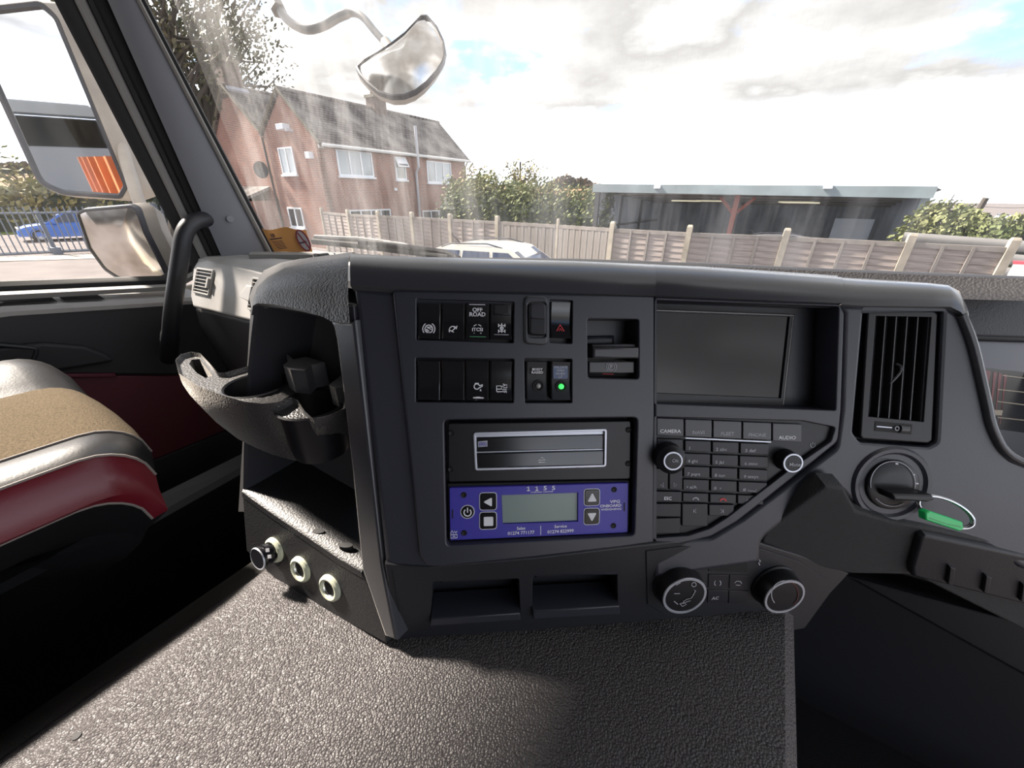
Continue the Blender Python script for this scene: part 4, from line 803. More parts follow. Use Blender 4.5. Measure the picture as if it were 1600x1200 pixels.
# ------------------------------------------------------------------ ignition lock, key, ring and tag
f = FT.sub(1393, 757, -.001); ig = thing('ignition_lock', 'round black ignition lock set in a dished surround', 'ignition lock', M=f.M)
obj('surround', xf(f.M, lathe([(.040, -.006), (.0395, .001), (.0375, .0032), (.034, .003), (.030, -.001), (.0275, -.002), (.026, .0005)], 40)), 'plastic', ig)
obj('lock_disc', xf(f.M, lathe([(.0262, .0005), (.0255, .003), (.0235, .0042), (.012, .0046), (.0001, .0046)], 40)), 'satin_black', ig)
strokes(Fr(f.o+f.N*.0048, f.N, f.U), [arcpx(1395, 756, 35, 170, 380, 30), arcpx(1395, 756, 35, 60, 140, 14)], 1.2, 0, 'grey_print', ig, 'ring_mark')
for x, y in ((1401, 724), (1427, 741), (1433, 755)): strokes(Fr(f.o+f.N*.004, f.N, f.U), [[(x-2, y), (x+2, y+1)]], 2.2, 0, 'white_print', ig, 'position_mark')
ky = thing('ignition_key', 'black ignition key turned in the lock', 'key', M=f.M)
fk = Fr(f.o+f.N*.005, f.N, f.U)
obj('key_head', xf(fk.M, rprism(roundpoly(fk.uvs([(1371, 762), (1432, 764), (1436, 771), (1425, 775), (1374, 772)]), .0015), -.002, .016, .002)), 'satin_black', ky)
kr = thing('key_ring', 'chrome split ring with a bright green plastic tag on the ignition key', 'key ring', M=FT.sub(1440, 790, .015).M)
def rp(a): # slanting ring hanging from the key head
    return FT.at(1443+33*math.cos(a)*math.cos(.42)-18*math.sin(a)*math.sin(.42), 786+33*math.cos(a)*math.sin(.42)+18*math.sin(a)*math.cos(.42), .020+.006*math.cos(a))
obj('split_ring', tube([rp(2*math.pi*k/40) for k in range(40)], .0015, 10, True), 'chrome', kr); obj('inner_coil', tube([rp(2*math.pi*k/40)+FT.N*.0019 for k in range(40)], .001, 8, True), 'chrome', kr)
fg = FT.sub(1470, 810, .024)
obj('green_tag', xf(fg.M, rprism(roundpoly(fg.uvs([(1441, 799), (1449, 797), (1500, 814), (1502, 826), (1494, 828), (1442, 811)]), .002), -.004, .003, .0015, 3, (), True)), 'green_tag', kr)
obj('tag_slot', xf(fg.M, ribbon(fg.uvs([(1447, 807), (1472, 816), (1496, 821)]), .0007, .003)), 'green_line', kr, smooth=False)
# ------------------------------------------------------------------ instrument cluster
FC = fr3(pt(1520, 450, .50), pt(1640, 455, .52), pt(1560, 740, .47)); ic = thing('instrument_cluster', 'grey instrument cluster behind the vent pod with a glossy lens', 'instrument cluster', M=FC.sub(1560, 620).M)
plate('hood', FC, [(1480, 436), (1980, 452), (1980, 540), (1480, 524)], -.01, .004, 'hood_grain', ic, .002); plate('hood_shadow_strip', FC, [(1480, 505), (1980, 520), (1980, 545), (1480, 530)], -.01, .002, 'recess_black', ic, .002)  # the black strip is painted in as shadow under the hood
plate('face', FC, [(1480, 528), (1980, 548), (1980, 860), (1480, 800)], -.02, -.004, 'cluster_grey', ic, .001)
plate('lens_glass', FC, [(1524, 572), (1700, 590), (1700, 690), (1549, 668), (1536, 640)], -.006, -.0036, 'screen_glass', ic, .0002)
for x0, x1, k in ((1536, 1546, 0), (1550, 1556, 2), (1558, 1564, 4), (1567, 1572, 6)): plate('red_reflection', FC, [(x0+8, 578+k), (x1+8, 579+k), (x1-5, 664), (x0+2, 662)], -.005, -.0034, 'reflected_red', ic, .0001)  # red stripes, tan lines and block paint a reflection onto the lens
for p in ([(1564, 608), (1620, 614)], [(1564, 627), (1620, 634)], [(1564, 652), (1620, 658)], [(1572, 586), (1620, 592)]): strokes(FC, [p], 1.5, -.0034, 'reflected_tan', ic, 'reflected_line')
plate('reflected_block', FC, [(1559, 640), (1573, 641), (1571, 649), (1558, 648)], -.005, -.0033, 'reflected_tan', ic, .0001)
plate('warning_lamp', FC, [(1529, 541), (1536, 541), (1537, 546), (1529, 546)], -.005, -.003, 'grey_print', ic, .0001)
# ------------------------------------------------------------------ grab handle, sticker, clip
gh = thing('grab_handle', 'thick black bent grab handle on the passenger door pillar', 'grab handle', onx(268, 520, -1.10))
path = smooth_path([onx(332, 342, -1.075), onx(316, 343, -1.06), onx(300, 349, -1.05), onx(288, 366, -1.045), onx(282, 400, -1.045), onx(276, 440, -1.05), onx(269, 490, -1.07), onx(266, 525, -1.10), onx(264, 560, -1.16)], 5)
obj('bar', tube(path, [.016 if 3 < i < len(path)-6 else .0175 for i in range(len(path))], 16), 'plastic_dark', gh)
obj('mount', tube([onx(326, 342, -1.07), onx(340, 341, -1.085)], .022, 16), 'plastic_dark', gh)
FW = fr3(hd(415, 392, 1.10), hd(490, 392, 1.06), hd(450, 358, 1.09))
st = thing('windscreen_sticker', 'crumpled orange paper sticker with a no smoking sign inside the windscreen corner', 'sticker', M=FW.sub(450, 392).M)
def wav(pts): return obj
nst = 12; r0_, r1_ = [], []
for i in range(nst+1):
    s = i/nst; a = FW.at(411+s*67, 358+2.5*math.sin(s*9), .006+.003*math.sin(s*11)); b = FW.at(430+s*60, 394, .004+.002*math.sin(s*8)); r0_.append(a); r1_.append(b)
mid = [a.lerp(b, .5)+FW.N*.002*math.sin(i*1.3) for i, (a, b) in enumerate(zip(r0_, r1_))]
obj('paper', loft([r0_, mid, r1_, [p-FW.N*.0008 for p in r1_], [p-FW.N*.0008 for p in mid], [p-FW.N*.0008 for p in r0_]], False), 'paper_orange', st)
FW2 = Fr(FW.o+FW.N*.0105, FW.N, FW.U)
el = [(474.5+18*math.cos(a)*.55-9*math.sin(a)*-.35-0, 375+18*math.sin(a)) for a in [0]]
ell = [(474+9*math.cos(a)+6.5*math.sin(a), 376+16*math.sin(a)+1*math.cos(a)) for a in [2*math.pi*k/28 for k in range(28)]]
obj('sign_disc', xf(FW2.M, rprism(FW2.uvs(ell), -.001, .0005)), 'paper_grey', st); mat('sign_red', (.16, .02, .03), .7)
strokes(FW2, [ell], 2.2, .0006, 'sign_red', st, 'sign_ring', True); strokes(FW2, [[(465, 364), (484, 388)]], 2.0, .0006, 'sign_red', st, 'sign_bar'); strokes(FW2, [[(467, 380), (474, 379), (479, 378)], [(476, 376), (478, 380)]], 2.4, .0005, 'dark_ink', st, 'cigarette_mark')
strokes(FW2, [[(422, 366), (427, 365.5), (429, 369.5), (424, 370)]], 1.4, -.002, 'dark_ink', st, 'logo', True); strokes(FW2, [[(424, 367.7), (428, 367.5)]], 1.2, -.002, 'dark_ink', st, 'logo')
strokes(FW2, [[(421, 374), (440, 371.5)]], 1.8, -.002, 'dark_ink', st, 'print_line')
for k in range(6): strokes(FW2, [[(424+2*k, 377.5+2.3*k), (441+1.4*k, 376+2.2*k)]], .8, -.002, 'dark_ink', st, 'print_line')
cp = thing('spring_clip', 'small black clip with wire loops lying on the dashboard top', 'clip', onz(506, 404, -.128))
cz = -.122; a = onz(499, 403, cz); b = onz(513, 401.5, cz); obj('barrel', tube([a, b], .0085, 14), 'satin_black', cp)
obj('wire_loop', tube(smooth_path([onz(500, 405, cz), onz(493, 405, cz-.004), onz(489, 399, cz), onz(493, 397, cz+.004), onz(500, 398, cz+.006)], 5), .0014, 6), 'chrome', cp)
obj('wire_loop', tube(smooth_path([onz(513, 403, cz), onz(520, 402, cz), onz(524, 398, cz+.006), onz(521, 394.5, cz+.01)], 5), .0014, 6), 'chrome', cp); obj('pin', tube([b, onz(519, 402, cz)], .0035, 8), 'chrome', cp)
# ------------------------------------------------------------------ outside mirrors
def mirror_frame(px, py, d, out):
    c = pt(px, py, d); i = (c-CAM).normalized(); n = (Vector(out).normalized()-i).normalized(); return Fr(c, n, CX)
FM = mirror_frame(100, 160, .98, (.05, -1, .075))
mm = thing('wing_mirror', 'tall main wing mirror outside the passenger window', 'mirror', M=FM.M)
gl = roundpoly(FM.uvs([(-30, 25), (70, 14), (88, 30), (196, 290), (188, 304), (102, 298), (70, 285), (-30, 62)]), [0, .01, .02, .015, .01, .03, .03, 0])
fro = inset(ccw(gl), -.012)
obj('shell', xf(FM.M, loft([[(x, y, .006) for x, y in inset(ccw(gl), -.004)], [(x, y, .008) for x, y in fro], [(x*1.0+.012, y, -.008) for x, y in inset(ccw(fro), -.005)], [(x+.028, y, -.035) for x, y in inset(ccw(fro), -.006)], [(x*.95+.05, y*.97, -.075) for x, y in fro], [(x*.6+.05, y*.75, -.10) for x, y in fro]], True, False, True)), 'mirror_shell', mm)
obj('rim', xf(FM.M, loft([[(x, y, .003) for x, y in inset(ccw(gl), .003)], [(x, y, .010) for x, y in inset(ccw(gl), -.002)], [(x, y, .010) for x, y in inset(ccw(gl), -.010)], [(x, y, -.002) for x, y in inset(ccw(gl), -.014)]], True)), 'plastic', mm)
obj('glass', xf(FM.M, fill([ccw(gl)], .004)), 'mirror_glass', mm, smooth=False)
arm = smooth_path([FM.o+FM.U*.16+FM.V*.36-FM.N*.05, pt(172, 150, 1.04), pt(212, 300, 1.03), pt(235, 350, 1.03), pt(262, 425, 1.03), pt(276, 470, 1.03)], 5)
obj('arm', tube(arm, .014, 12), 'mirror_shell', mm)
# convex wide angle mirror
FV = mirror_frame(198, 378, .96, (-.25, -.9, -.30))
wm = thing('wide_angle_mirror', 'smaller curved wide angle mirror under the main wing mirror', 'mirror', M=FV.M)
wl = roundpoly(FV.uvs([(129, 333), (140, 328), (205, 323), (216, 328), (232, 362), (264, 428), (258, 434), (215, 435), (190, 430), (172, 418), (150, 385)]), [.004, .01, .01, .012, .02, .01, .008, .02, .02, .02, .03])
cu, cv = sum(p[0] for p in wl)/len(wl), sum(p[1] for p in wl)/len(wl); RC = .42
def dome(k): return [((x-cu)*k+cu, (y-cv)*k+cv, .022-((((x-cu)*k)**2+((y-cv)*k)**2)/(2*RC))) for x, y in ccw(wl)]
obj('glass', xf(FV.M, loft([dome(k) for k in (1, .85, .7, .55, .4, .25, .1, .01)], True, False, True)), 'mirror_worn', wm)
obj('rim', xf(FV.M, loft([[(x, y, z+.001) for x, y, z in dome(.985)], [(x, y, z+.004) for x, y, z in dome(1.01)], [(x, y, z+.003) for x, y, z in dome(1.05)], [(x, y, z-.012) for x, y, z in dome(1.06)]], True)), 'plastic', wm)
obj('shell', xf(FV.M, loft([[(x, y, z-.010) for x, y, z in dome(1.06)], [(x*1.0+.015, y, z-.03) for x, y, z in dome(1.05)], [(x+.03, y, z-.06) for x, y, z in dome(.8)], [(x+.04, y, z-.08) for x, y, z in dome(.4)]], True, False, True)), 'mirror_shell', wm)
# front mirror on its bent arm
FF = fr3(pt(560, 112, .95), pt(690, 60, .97), pt(628, 152, .93)); 
fm = thing('front_mirror', 'half round front mirror hanging on a bent arm outside the windscreen', 'mirror', M=FF.sub(628, 95).M)
o = [(557, 108), (569, 97), (590, 85), (612, 70), (634, 53), (650, 36), (659, 27), (668, 27), (684, 45), (694, 66), (697, 84), (694, 98), (684, 114), (668, 132), (650, 146), (632, 153), (612, 154), (592, 147), (574, 132), (562, 118)]
ol = [Vector(p) for p in ccw(FF.uvs(o))]; fc = (sum(p.x for p in ol)/len(ol), sum(p.y for p in ol)/len(ol))
def sc_(k, n, du=0, dv=0): return [((p.x-fc[0])*k+fc[0]+du, (p.y-fc[1])*k+fc[1]+dv, n) for p in ol]
obj('glass', xf(FF.M, loft([sc_(.955, .002), sc_(.8, .010), sc_(.6, .018), sc_(.4, .023), sc_(.2, .026), sc_(.02, .027)], True, False, True)), 'mirror_worn', fm)
obj('rim', xf(FF.M, loft([sc_(.955, .002), sc_(.965, .007), sc_(1.0, .006), sc_(1.01, -.004)], True)), 'plastic', fm)
obj('shell', xf(FF.M, loft([sc_(1.01, -.004), sc_(1.0, -.02, -.006, .008), sc_(.9, -.045, -.012, .02), sc_(.6, -.065, -.02, .03), sc_(.2, -.075, -.02, .035)], True, False, True)), 'mirror_shell', fm)
arm = smooth_path([pt(415, -30, 1.02), pt(428, -6, 1.0), pt(440, 20, .99), pt(458, 38, .99), pt(480, 46, .99), pt(505, 40, .99), pt(530, 26, .99), pt(550, 20, .99), pt(566, 26, .985), pt(585, 48, .985), pt(600, 65, .985), pt(610, 76, .985)], 5)
obj('arm', tube(arm, [.0105 if i < 34 else .0085 for i in range(len(arm))], 14), 'steel_grey', fm); obj('arm_clamp', tube([pt(422, -12, 1.0), pt(436, 17, .99)], .019, 6), 'mirror_shell', fm)
obj('arm_socket', tube([pt(602, 66, .985), pt(612, 80, .975)], .013, 12), 'mirror_shell', fm)
# wipers parked at the foot of the windscreen
wp = thing('wiper', 'dark windscreen wiper parked low across the glass', 'wiper', hd(600, 392, 1.05))
obj('blade', tube([hd(488, 377, 1.30), hd(560, 384, 1.24), hd(640, 394, 1.18), hd(700, 402, 1.12)], .008, 8), 'rubber', wp)
obj('arm', tube(smooth_path([hd(560, 379, 1.22), hd(600, 382, 1.20), hd(660, 392, 1.16), hd(705, 403, 1.12)], 4), .006, 8), 'satin_black', wp)
obj('blade_spine', tube([hd(590, 382, 1.21), hd(640, 386, 1.18), hd(696, 394, 1.13), hd(718, 404, 1.10)], .007, 8), 'satin_black', wp)
obj('bracket', tube([hd(576, 384, 1.22), hd(582, 391, 1.22)], .006, 6), 'seal_grey', wp)
wq = thing('wiper', 'pale sunlit wiper arm lying above the dark wiper', 'wiper', hd(560, 376, 1.4))
obj('blade', tube([hd(492, 371, 1.42), hd(560, 374, 1.36), hd(610, 380, 1.30)], .008, 8), 'seal_grey', wq); obj('arm', tube(smooth_path([hd(600, 379, 1.30), hd(628, 382, 1.26), hd(655, 391, 1.2)], 4), .006, 8), 'seal_grey', wq)
# ------------------------------------------------------------------ the yard
mat('tarmac', (.135, .122, .122), .95, bump=('noise', 30, .3, .01), var=(.9, (.175, .158, .155)), spec=.1)
mat('concrete_pale', (.30, .28, .26), .9, var=(2, .1)); mat('grass', (.10, .17, .035), .95, var=(1.5, (.16, .2, .05)), spec=.1); mat('plough', (.20, .125, .075), .95, var=(.15, (.26, .17, .10)), spec=.1)
mat('post_concrete', (.34, .305, .25), .9, var=(4, .2)); mat('fence_wood', (.23, .20, .185), .9, var=(3, (.35, .30, .28)), bump=('noise', 40, .4, .01)); mat('fence_wood2', (.215, .195, .18), .9, var=(4, .2)); mat('gravel_board', (0.351, 0.325, 0.286), .9)
mat('upvc', (.72, .75, .80), .5); mat('pane_pale', (.28, .31, .32), .12, spec=.8); mat('pane_dark', (.05, .06, .07), .08, spec=.8); mat('gutter_white', (.60, .60, .60), .5); mat('pipe_grey', (0.462, 0.462, 0.504), .6); mat('pipe_black', (.03, .03, .035), .5)
brick_mat('brick', (.31, .125, .090), (.22, .10, .082), (.34, .30, .27), .23, .077, .010, noise=(.5, (.36, .24, .20), .6))
brick_mat('roof_tile', (.17, .15, .147), (.095, .085, .085), (.035, .032, .032), .24, .17, .02, bump=.9, noise=(.7, (.32, .30, .28), .8))
mat('verge', (.16, .15, .12), .9); mat('chimney_brick', (.13, .10, .09), .9, var=(5, .3)); mat('lead', (.30, .31, .36), .6)
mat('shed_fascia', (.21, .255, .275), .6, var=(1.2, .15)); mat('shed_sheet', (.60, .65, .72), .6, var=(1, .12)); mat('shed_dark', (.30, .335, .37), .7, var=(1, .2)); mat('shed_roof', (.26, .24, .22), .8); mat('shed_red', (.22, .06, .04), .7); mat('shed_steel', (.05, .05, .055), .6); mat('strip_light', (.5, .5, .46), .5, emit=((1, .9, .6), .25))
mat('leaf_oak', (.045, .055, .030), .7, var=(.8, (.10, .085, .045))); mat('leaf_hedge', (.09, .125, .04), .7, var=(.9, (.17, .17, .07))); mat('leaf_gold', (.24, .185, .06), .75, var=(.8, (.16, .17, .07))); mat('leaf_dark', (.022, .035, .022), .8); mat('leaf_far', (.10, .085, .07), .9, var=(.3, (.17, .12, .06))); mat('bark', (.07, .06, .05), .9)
mat('car_silver', (.58, .55, .50), .3, metal=.3, coat=.6); mat('car_blue', (.015, .13, .55), .3, coat=.6); mat('car_grey', (.22, .23, .26), .35, metal=.3, coat=.4); mat('car_glass', (.015, .03, .075), .04, spec=.9); mat('tyre', (.015, .015, .016), .85); mat('alloy', (.55, .56, .58), .35, metal=.8)
mat('gate_steel', (.13, .155, .20), .55, metal=.2); mat('barrier_red', (.60, .04, .06), .5); mat('barrier_white', (.38, .39, .41), .5); mat('cladding', (.085, .085, .088), .7, var=(1.5, .15))
g = obj('ground', ([Vector((x, y, 0)) for x, y in ((-400, -200), (400, -200), (400, 600), (-400, 600))], [(0, 1, 2, 3)]), 'tarmac', smooth=False); tag(g, 'pinkish grey tarmac of the yard', kind='structure')
def zrow(pxs, D, z): return [Vector((hd(p, 300, D).x, hd(p, 300, D).y, z)) for p in pxs]
pxs = list(range(-260, 1000, 60))
g = obj('grass_field', loft([zrow(pxs, 42, .03), zrow(pxs, 62, .5)], False), 'grass', smooth=False); tag(g, 'strip of green grass beyond the yard gate', kind='structure')
g = obj('ploughed_field', loft([zrow(pxs, 62, .5), zrow(pxs, 110, 3.2), zrow(pxs, 190, 6.6), zrow(pxs, 260, 5)], False), 'plough', smooth=False); tag(g, 'ploughed brown field rising to the skyline', kind='structure')
g = obj('kerb', loft([[onz(-120, 412, -H+.02), onz(140, 404, -H+.02), onz(300, 396, -H+.02)], [onz(-120, 404, -H+.02), onz(140, 397.5, -H+.02), onz(300, 391, -H+.02)]], False), 'concrete_pale', smooth=False); tag(g, 'pale concrete strip along the foot of the gate', kind='structure')
def leafmesh(pts, size, rnd):
    v, f = [], []
    for p in pts:
        a = Vector((rnd.gauss(0, 1), rnd.gauss(0, 1), rnd.gauss(0, 1))).normalized(); b = a.orthogonal().normalized(); c = a.cross(b); s = size*rnd.uniform(.6, 1.4); k = len(v)
        v += [p+b*s, p+c*s*.55, p-b*s, p-c*s*.55]; f.append((k, k+1, k+2, k+3))
    return v, f
def hedge(label, p0, p1, hts, thick, m, n, size, seed, cat='hedge', base=0, nm='hedge'):
    """row of bushes between two ground points with a varying top"""
    rnd = random.Random(seed); A, B = Vector(p0), Vector(p1); d = (B-A); L = d.length; u = d/L; w = Vector((-u.y, u.x, 0))
    t = thing(nm, label, cat, (A+B)/2)
    def top(s): k = s*(len(hts)-1); i = min(int(k), len(hts)-2); return hts[i]+(hts[i+1]-hts[i])*(k-i)
    pts = []
    for _ in range(n):
        s = rnd.random(); h = top(s)*(.92+.16*rnd.random()); z = h*rnd.random()**.55; tt = thick*math.sqrt(max(.05, 1-(z/h)**3))
        pts.append(A+d*s+w*rnd.uniform(-tt, tt)+Vector((0, 0, z+base)))
    obj('foliage', leafmesh(pts, size, rnd), m, t, kind='stuff', smooth=False)
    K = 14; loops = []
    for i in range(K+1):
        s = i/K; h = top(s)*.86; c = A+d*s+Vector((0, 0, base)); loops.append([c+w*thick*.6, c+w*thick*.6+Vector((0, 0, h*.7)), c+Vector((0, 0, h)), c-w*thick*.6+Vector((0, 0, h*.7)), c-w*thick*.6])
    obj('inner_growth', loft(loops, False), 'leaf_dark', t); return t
def tree(label, base, height, crown_c, rx, rz, m, n, size, seed, branches=26, cat='tree', nm='tree'):
    rnd = random.Random(seed); base = Vector(base); cc = Vector(crown_c); t = thing(nm, label, cat, base); pts = []
    obj('trunk', tube([base, base.lerp(cc, .45)+Vector((rnd.uniform(-.2, .2), rnd.uniform(-.2, .2), 0)), cc], [height*.03, height*.024, height*.012], 8), 'bark', t)
    gs = []; tips = []
    for _ in range(branches):
        a = rnd.uniform(0, 2*math.pi); e = rnd.uniform(-.5, 1.0); q = Vector((math.cos(a)*math.cos(e), math.sin(a)*math.cos(e), math.sin(e))); tip = cc+Vector((q.x*rx, q.y*rx, q.z*rz))*rnd.uniform(.7, 1)
        st_ = base.lerp(cc, rnd.uniform(.45, 1)); mid = st_.lerp(tip, .5)+Vector((rnd.uniform(-1, 1), rnd.uniform(-1, 1), rnd.uniform(-.2, 1)))*rx*.12
        gs.append(tube([st_, mid, tip], [height*.009, height*.006, height*.003], 5)); tips += [tip, mid.lerp(tip, .6), mid]
    obj('branches', join(*gs), 'bark', t, kind='stuff')
    if n:
        for _ in range(n):
            p = rnd.choice(tips); pts.append(p+Vector((rnd.gauss(0, 1), rnd.gauss(0, 1), rnd.gauss(0, .8)))*rx*.17)
        obj('foliage', leafmesh(pts, size, rnd), m, t, kind='stuff', smooth=False)
    return t
def gp(px, D): p = hd(px, 300, D); return Vector((p.x, p.y, 0))
# skyline and hedgerows
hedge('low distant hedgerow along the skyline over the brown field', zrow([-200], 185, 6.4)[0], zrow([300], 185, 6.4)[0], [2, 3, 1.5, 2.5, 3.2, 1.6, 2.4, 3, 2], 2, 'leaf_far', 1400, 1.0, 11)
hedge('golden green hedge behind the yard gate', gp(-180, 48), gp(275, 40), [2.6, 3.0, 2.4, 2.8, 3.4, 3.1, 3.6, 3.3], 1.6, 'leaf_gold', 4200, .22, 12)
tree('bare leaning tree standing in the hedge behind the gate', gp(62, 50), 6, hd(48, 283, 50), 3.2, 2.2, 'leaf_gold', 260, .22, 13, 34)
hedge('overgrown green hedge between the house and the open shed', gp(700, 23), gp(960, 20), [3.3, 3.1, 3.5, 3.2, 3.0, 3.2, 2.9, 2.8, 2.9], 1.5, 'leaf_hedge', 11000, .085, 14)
hedge('brown tangled bush against the end of the house', gp(722, 26), gp(775, 23), [3.6, 4.1, 3.5, 3.9, 3.2], .8, 'leaf_gold', 900, .12, 15, nm='bush', cat='bush')
tree('small golden tree beside the telegraph pole', gp(817, 27), 5, hd(818, 283, 27), 1.3, 1.3, 'leaf_gold', 900, .10, 16, 24)
hedge('dark wooded hill on the skyline beside the shed', zrow([845], 150, 4)[0], zrow([950], 150, 4)[0], [.5, 2.5, 4.0, 4.6, 3.6, 4, 2.6, 2, 1.5], 3, 'leaf_far', 900, .8, 17, 'trees', nm='woodland')
hedge('dense green hedge beyond the end of the shed', gp(1450, 15.5), gp(1640, 14.5), [2.25, 2.45, 2.3, 2.35, 2.2, 2.15, 2.2, 2.25], 1.0, 'leaf_hedge', 8000, .065, 18)
rnd = random.Random(5)
tw = thing('shrub', 'thin leafy shoots rising above the hedge by the shed', 'shrub', gp(1500, 15.5)); gs, pts = [], []
for x, y in ((1470, 318), (1478, 312), (1492, 303), (1496, 312), (1503, 318), (1512, 320), (1524, 319), (1530, 325)):
    a = gp(x-8, 15.5)+Vector((0, 0, 2.0)); b = hd(x, y, 15.5); gs.append(tube([a, b], .012, 4)); pts += [a.lerp(b, rnd.uniform(.3, 1))+Vector((rnd.gauss(0, .06), rnd.gauss(0, .06), 0)) for _ in range(26)]
obj('stems', join(*gs), 'bark', tw, kind='stuff'); obj('foliage', leafmesh(pts, .05, rnd), 'leaf_hedge', tw, kind='stuff', smooth=False)
tree('tall oak tree towering behind the left gable of the house', gp(318, 38), 12, hd(314, 72, 38), 4.9, 5.6, 'leaf_oak', 4800, .15, 19, 60)
tree('leaning oak with thin twigs behind the windscreen pillar', gp(240, 26), 9, hd(262, 30, 27), 2.8, 4.0, 'leaf_oak', 1700, .11, 20, 40)
tree('bare twiggy tree showing between the mirror and the pillar', gp(190, 34), 8, hd(175, 170, 34), 2.6, 4.2, 'leaf_oak', 700, .18, 21, 44)
cf = thing('conifer', 'dark conifer behind the gate post', 'tree', gp(252, 31)); b0 = gp(252, 31); rnd = random.Random(8)
obj('trunk', tube([b0, b0+Vector((0, 0, 5.2))], [.12, .03], 6), 'bark', cf)
obj('foliage', leafmesh([b0+Vector((math.cos(a)*r, math.sin(a)*r, z-.25*r)) for z in [rnd.uniform(.6, 5.2) for _ in range(1600)] for a in [rnd.uniform(0, 6.28)] for r in [(5.3-z)*.26*rnd.random()**.5]], .11, rnd), 'leaf_dark', cf, kind='stuff', smooth=False)
for lab, px, D, y0 in (('telegraph pole beside the small golden tree', 813, 30, 253), ('leaning wooden pole standing in the hedge by the shed', 1541, 18, 309)):
    p = gp(px-(0 if px < 1000 else 14), D); o = obj('telegraph_pole', tube([p, hd(px, y0, D)], [.09, .07], 8), 'bark'); tag(o, lab, 'pole')
for lab, a, b in (('upper overhead cable crossing the sky over the shed', (1150, 277, 60), (1700, 279, 40)), ('lower overhead cable sagging beyond the hedge', (1480, 313, 50), (1700, 317, 40))):
    A, B = hd(*a), hd(*b); o = obj('overhead_cable', tube([A.lerp(B, k/10)-Vector((0, 0, .4*math.sin(math.pi*k/10))) for k in range(11)], .018, 5), 'pipe_black'); tag(o, lab, 'cable')
# ------------------------------------------------------------------ brick house
HC = Vector((-8.986, 20.729)); LD = Vector((.538, .843)).normalized(); GD = Vector((-LD.y, LD.x))
def hp(l, g, z): q = HC+LD*l+GD*g; return hw(q.x, q.y, z)
ld3 = hw(LD.x, LD.y); gd3 = hw(GD.x, GD.y)
house = thing('house', 'two storey red brick house with tiled roof and white windows', 'house', hp(5, 2, 0))
FHf = Fr(hp(0, 0, 0), -gd3, ld3); FHg = Fr(hp(0, 0, 0), -ld3, -gd3)
EV, AP, VA, AP2 = 4.72, 6.88, 5.33, 7.5; LEN = 10.6
def framed(name, fr, geo, m, parent):
    o = bpy.data.objects.new(name, None); bpy.data.objects.remove(o)
    t = obj(name, geo, m, parent, local=True, smooth=False); Mp = XF[parent.name].inverted() @ fr.M; t.matrix_local = Mp; XF[t.name] = fr.M.copy(); return t
framed('front_wall', FHf, rprism([(0, 0), (LEN, 0), (LEN, EV), (0, EV)], -.2, 0), 'brick', house)
framed('gable_wall', FHg, rprism([(0, 0), (0, EV), (-2.25, AP), (-4.49, VA), (-4.49, 0)], -.2, 0), 'brick', house)
framed('gable_wall', FHg, rprism([(-4.49, 0), (-4.49, VA), (-7.1, AP2), (-9.8, VA), (-9.8, 0)], -.2, .0), 'brick', house)
FHr = Fr(hp(LEN, 0, 0), ld3, gd3); framed('end_wall', FHr, rprism([(0, 0), (0, EV), (2.25, AP), (4.49, VA), (4.49, 0)], -.2, 0), 'brick', house)
def roof(e0, e1, r1, r0, nm='roof_slope'):
    U = (e1-e0).normalized(); N = U.cross((r0-e0)).normalized(); f = Fr(e0, N, U); pp = [((p-e0).dot(f.U), (p-e0).dot(f.V)) for p in (e0, e1, r1, r0)]
    framed(nm, f, rprism(pp, -.08, .06, 0, 2, (), True), 'roof_tile', house)
roof(hp(-.12, -.28, EV-.12), hp(LEN+.15, -.28, EV-.12), hp(LEN+.15, 2.25, AP), hp(-.12, 2.25, AP)); roof(hp(LEN+.15, 4.6, VA-.1), hp(-.12, 4.6, VA-.1), hp(-.12, 2.25, AP), hp(LEN+.15, 2.25, AP))
roof(hp(-.12, 4.4, VA-.1), hp(7, 4.4, VA-.1), hp(7, 7.1, AP2), hp(-.12, 7.1, AP2)); roof(hp(7, 9.9, VA-.2), hp(-.12, 9.9, VA-.2), hp(-.12, 7.1, AP2), hp(7, 7.1, AP2))
for a, b in ((hp(-.14, -.28, EV-.1), hp(-.14, 2.25, AP+.04)), (hp(-.14, 4.5, VA), hp(-.14, 2.25, AP+.04)), (hp(-.14, 4.5, VA), hp(-.14, 7.1, AP2+.04)), (hp(-.14, 9.9, VA-.2), hp(-.14, 7.1, AP2+.04))): obj('verge_board', tube([a, b], .07, 4), 'verge', house, smooth=False)
obj('ridge_tiles', tube([hp(-.14, 2.25, AP+.03), hp(LEN+.15, 2.25, AP+.03)], .11, 8), 'roof_tile', house); obj('ridge_tiles', tube([hp(-.14, 7.1, AP2+.03), hp(7, 7.1, AP2+.03)], .11, 8), 'roof_tile', house)
obj('gutter', tube([hp(-.05, -.34, EV-.14), hp(LEN+.2, -.34, EV-.14)], .075, 8), 'gutter_white', house)
pu = FHf.uv(651, 300)[0]; obj('soil_pipe', tube([hp(pu, -.10, 0), hp(pu, -.10, 3.7), hp(pu-.05, -.38, 4.0), hp(pu-.05, -.38, 6.0)], .075, 8), 'pipe_grey', house)
obj('downpipe', tube([hp(LEN-.1, -.08, 0), hp(LEN-.1, -.08, 4.2), hp(LEN-.1, -.3, EV-.15)], .045, 8), 'pipe_black', house); obj('downpipe', tube([hp(-.08, 4.49, 0), hp(-.08, 4.49, VA-.2)], .05, 8), 'pipe_black', house)
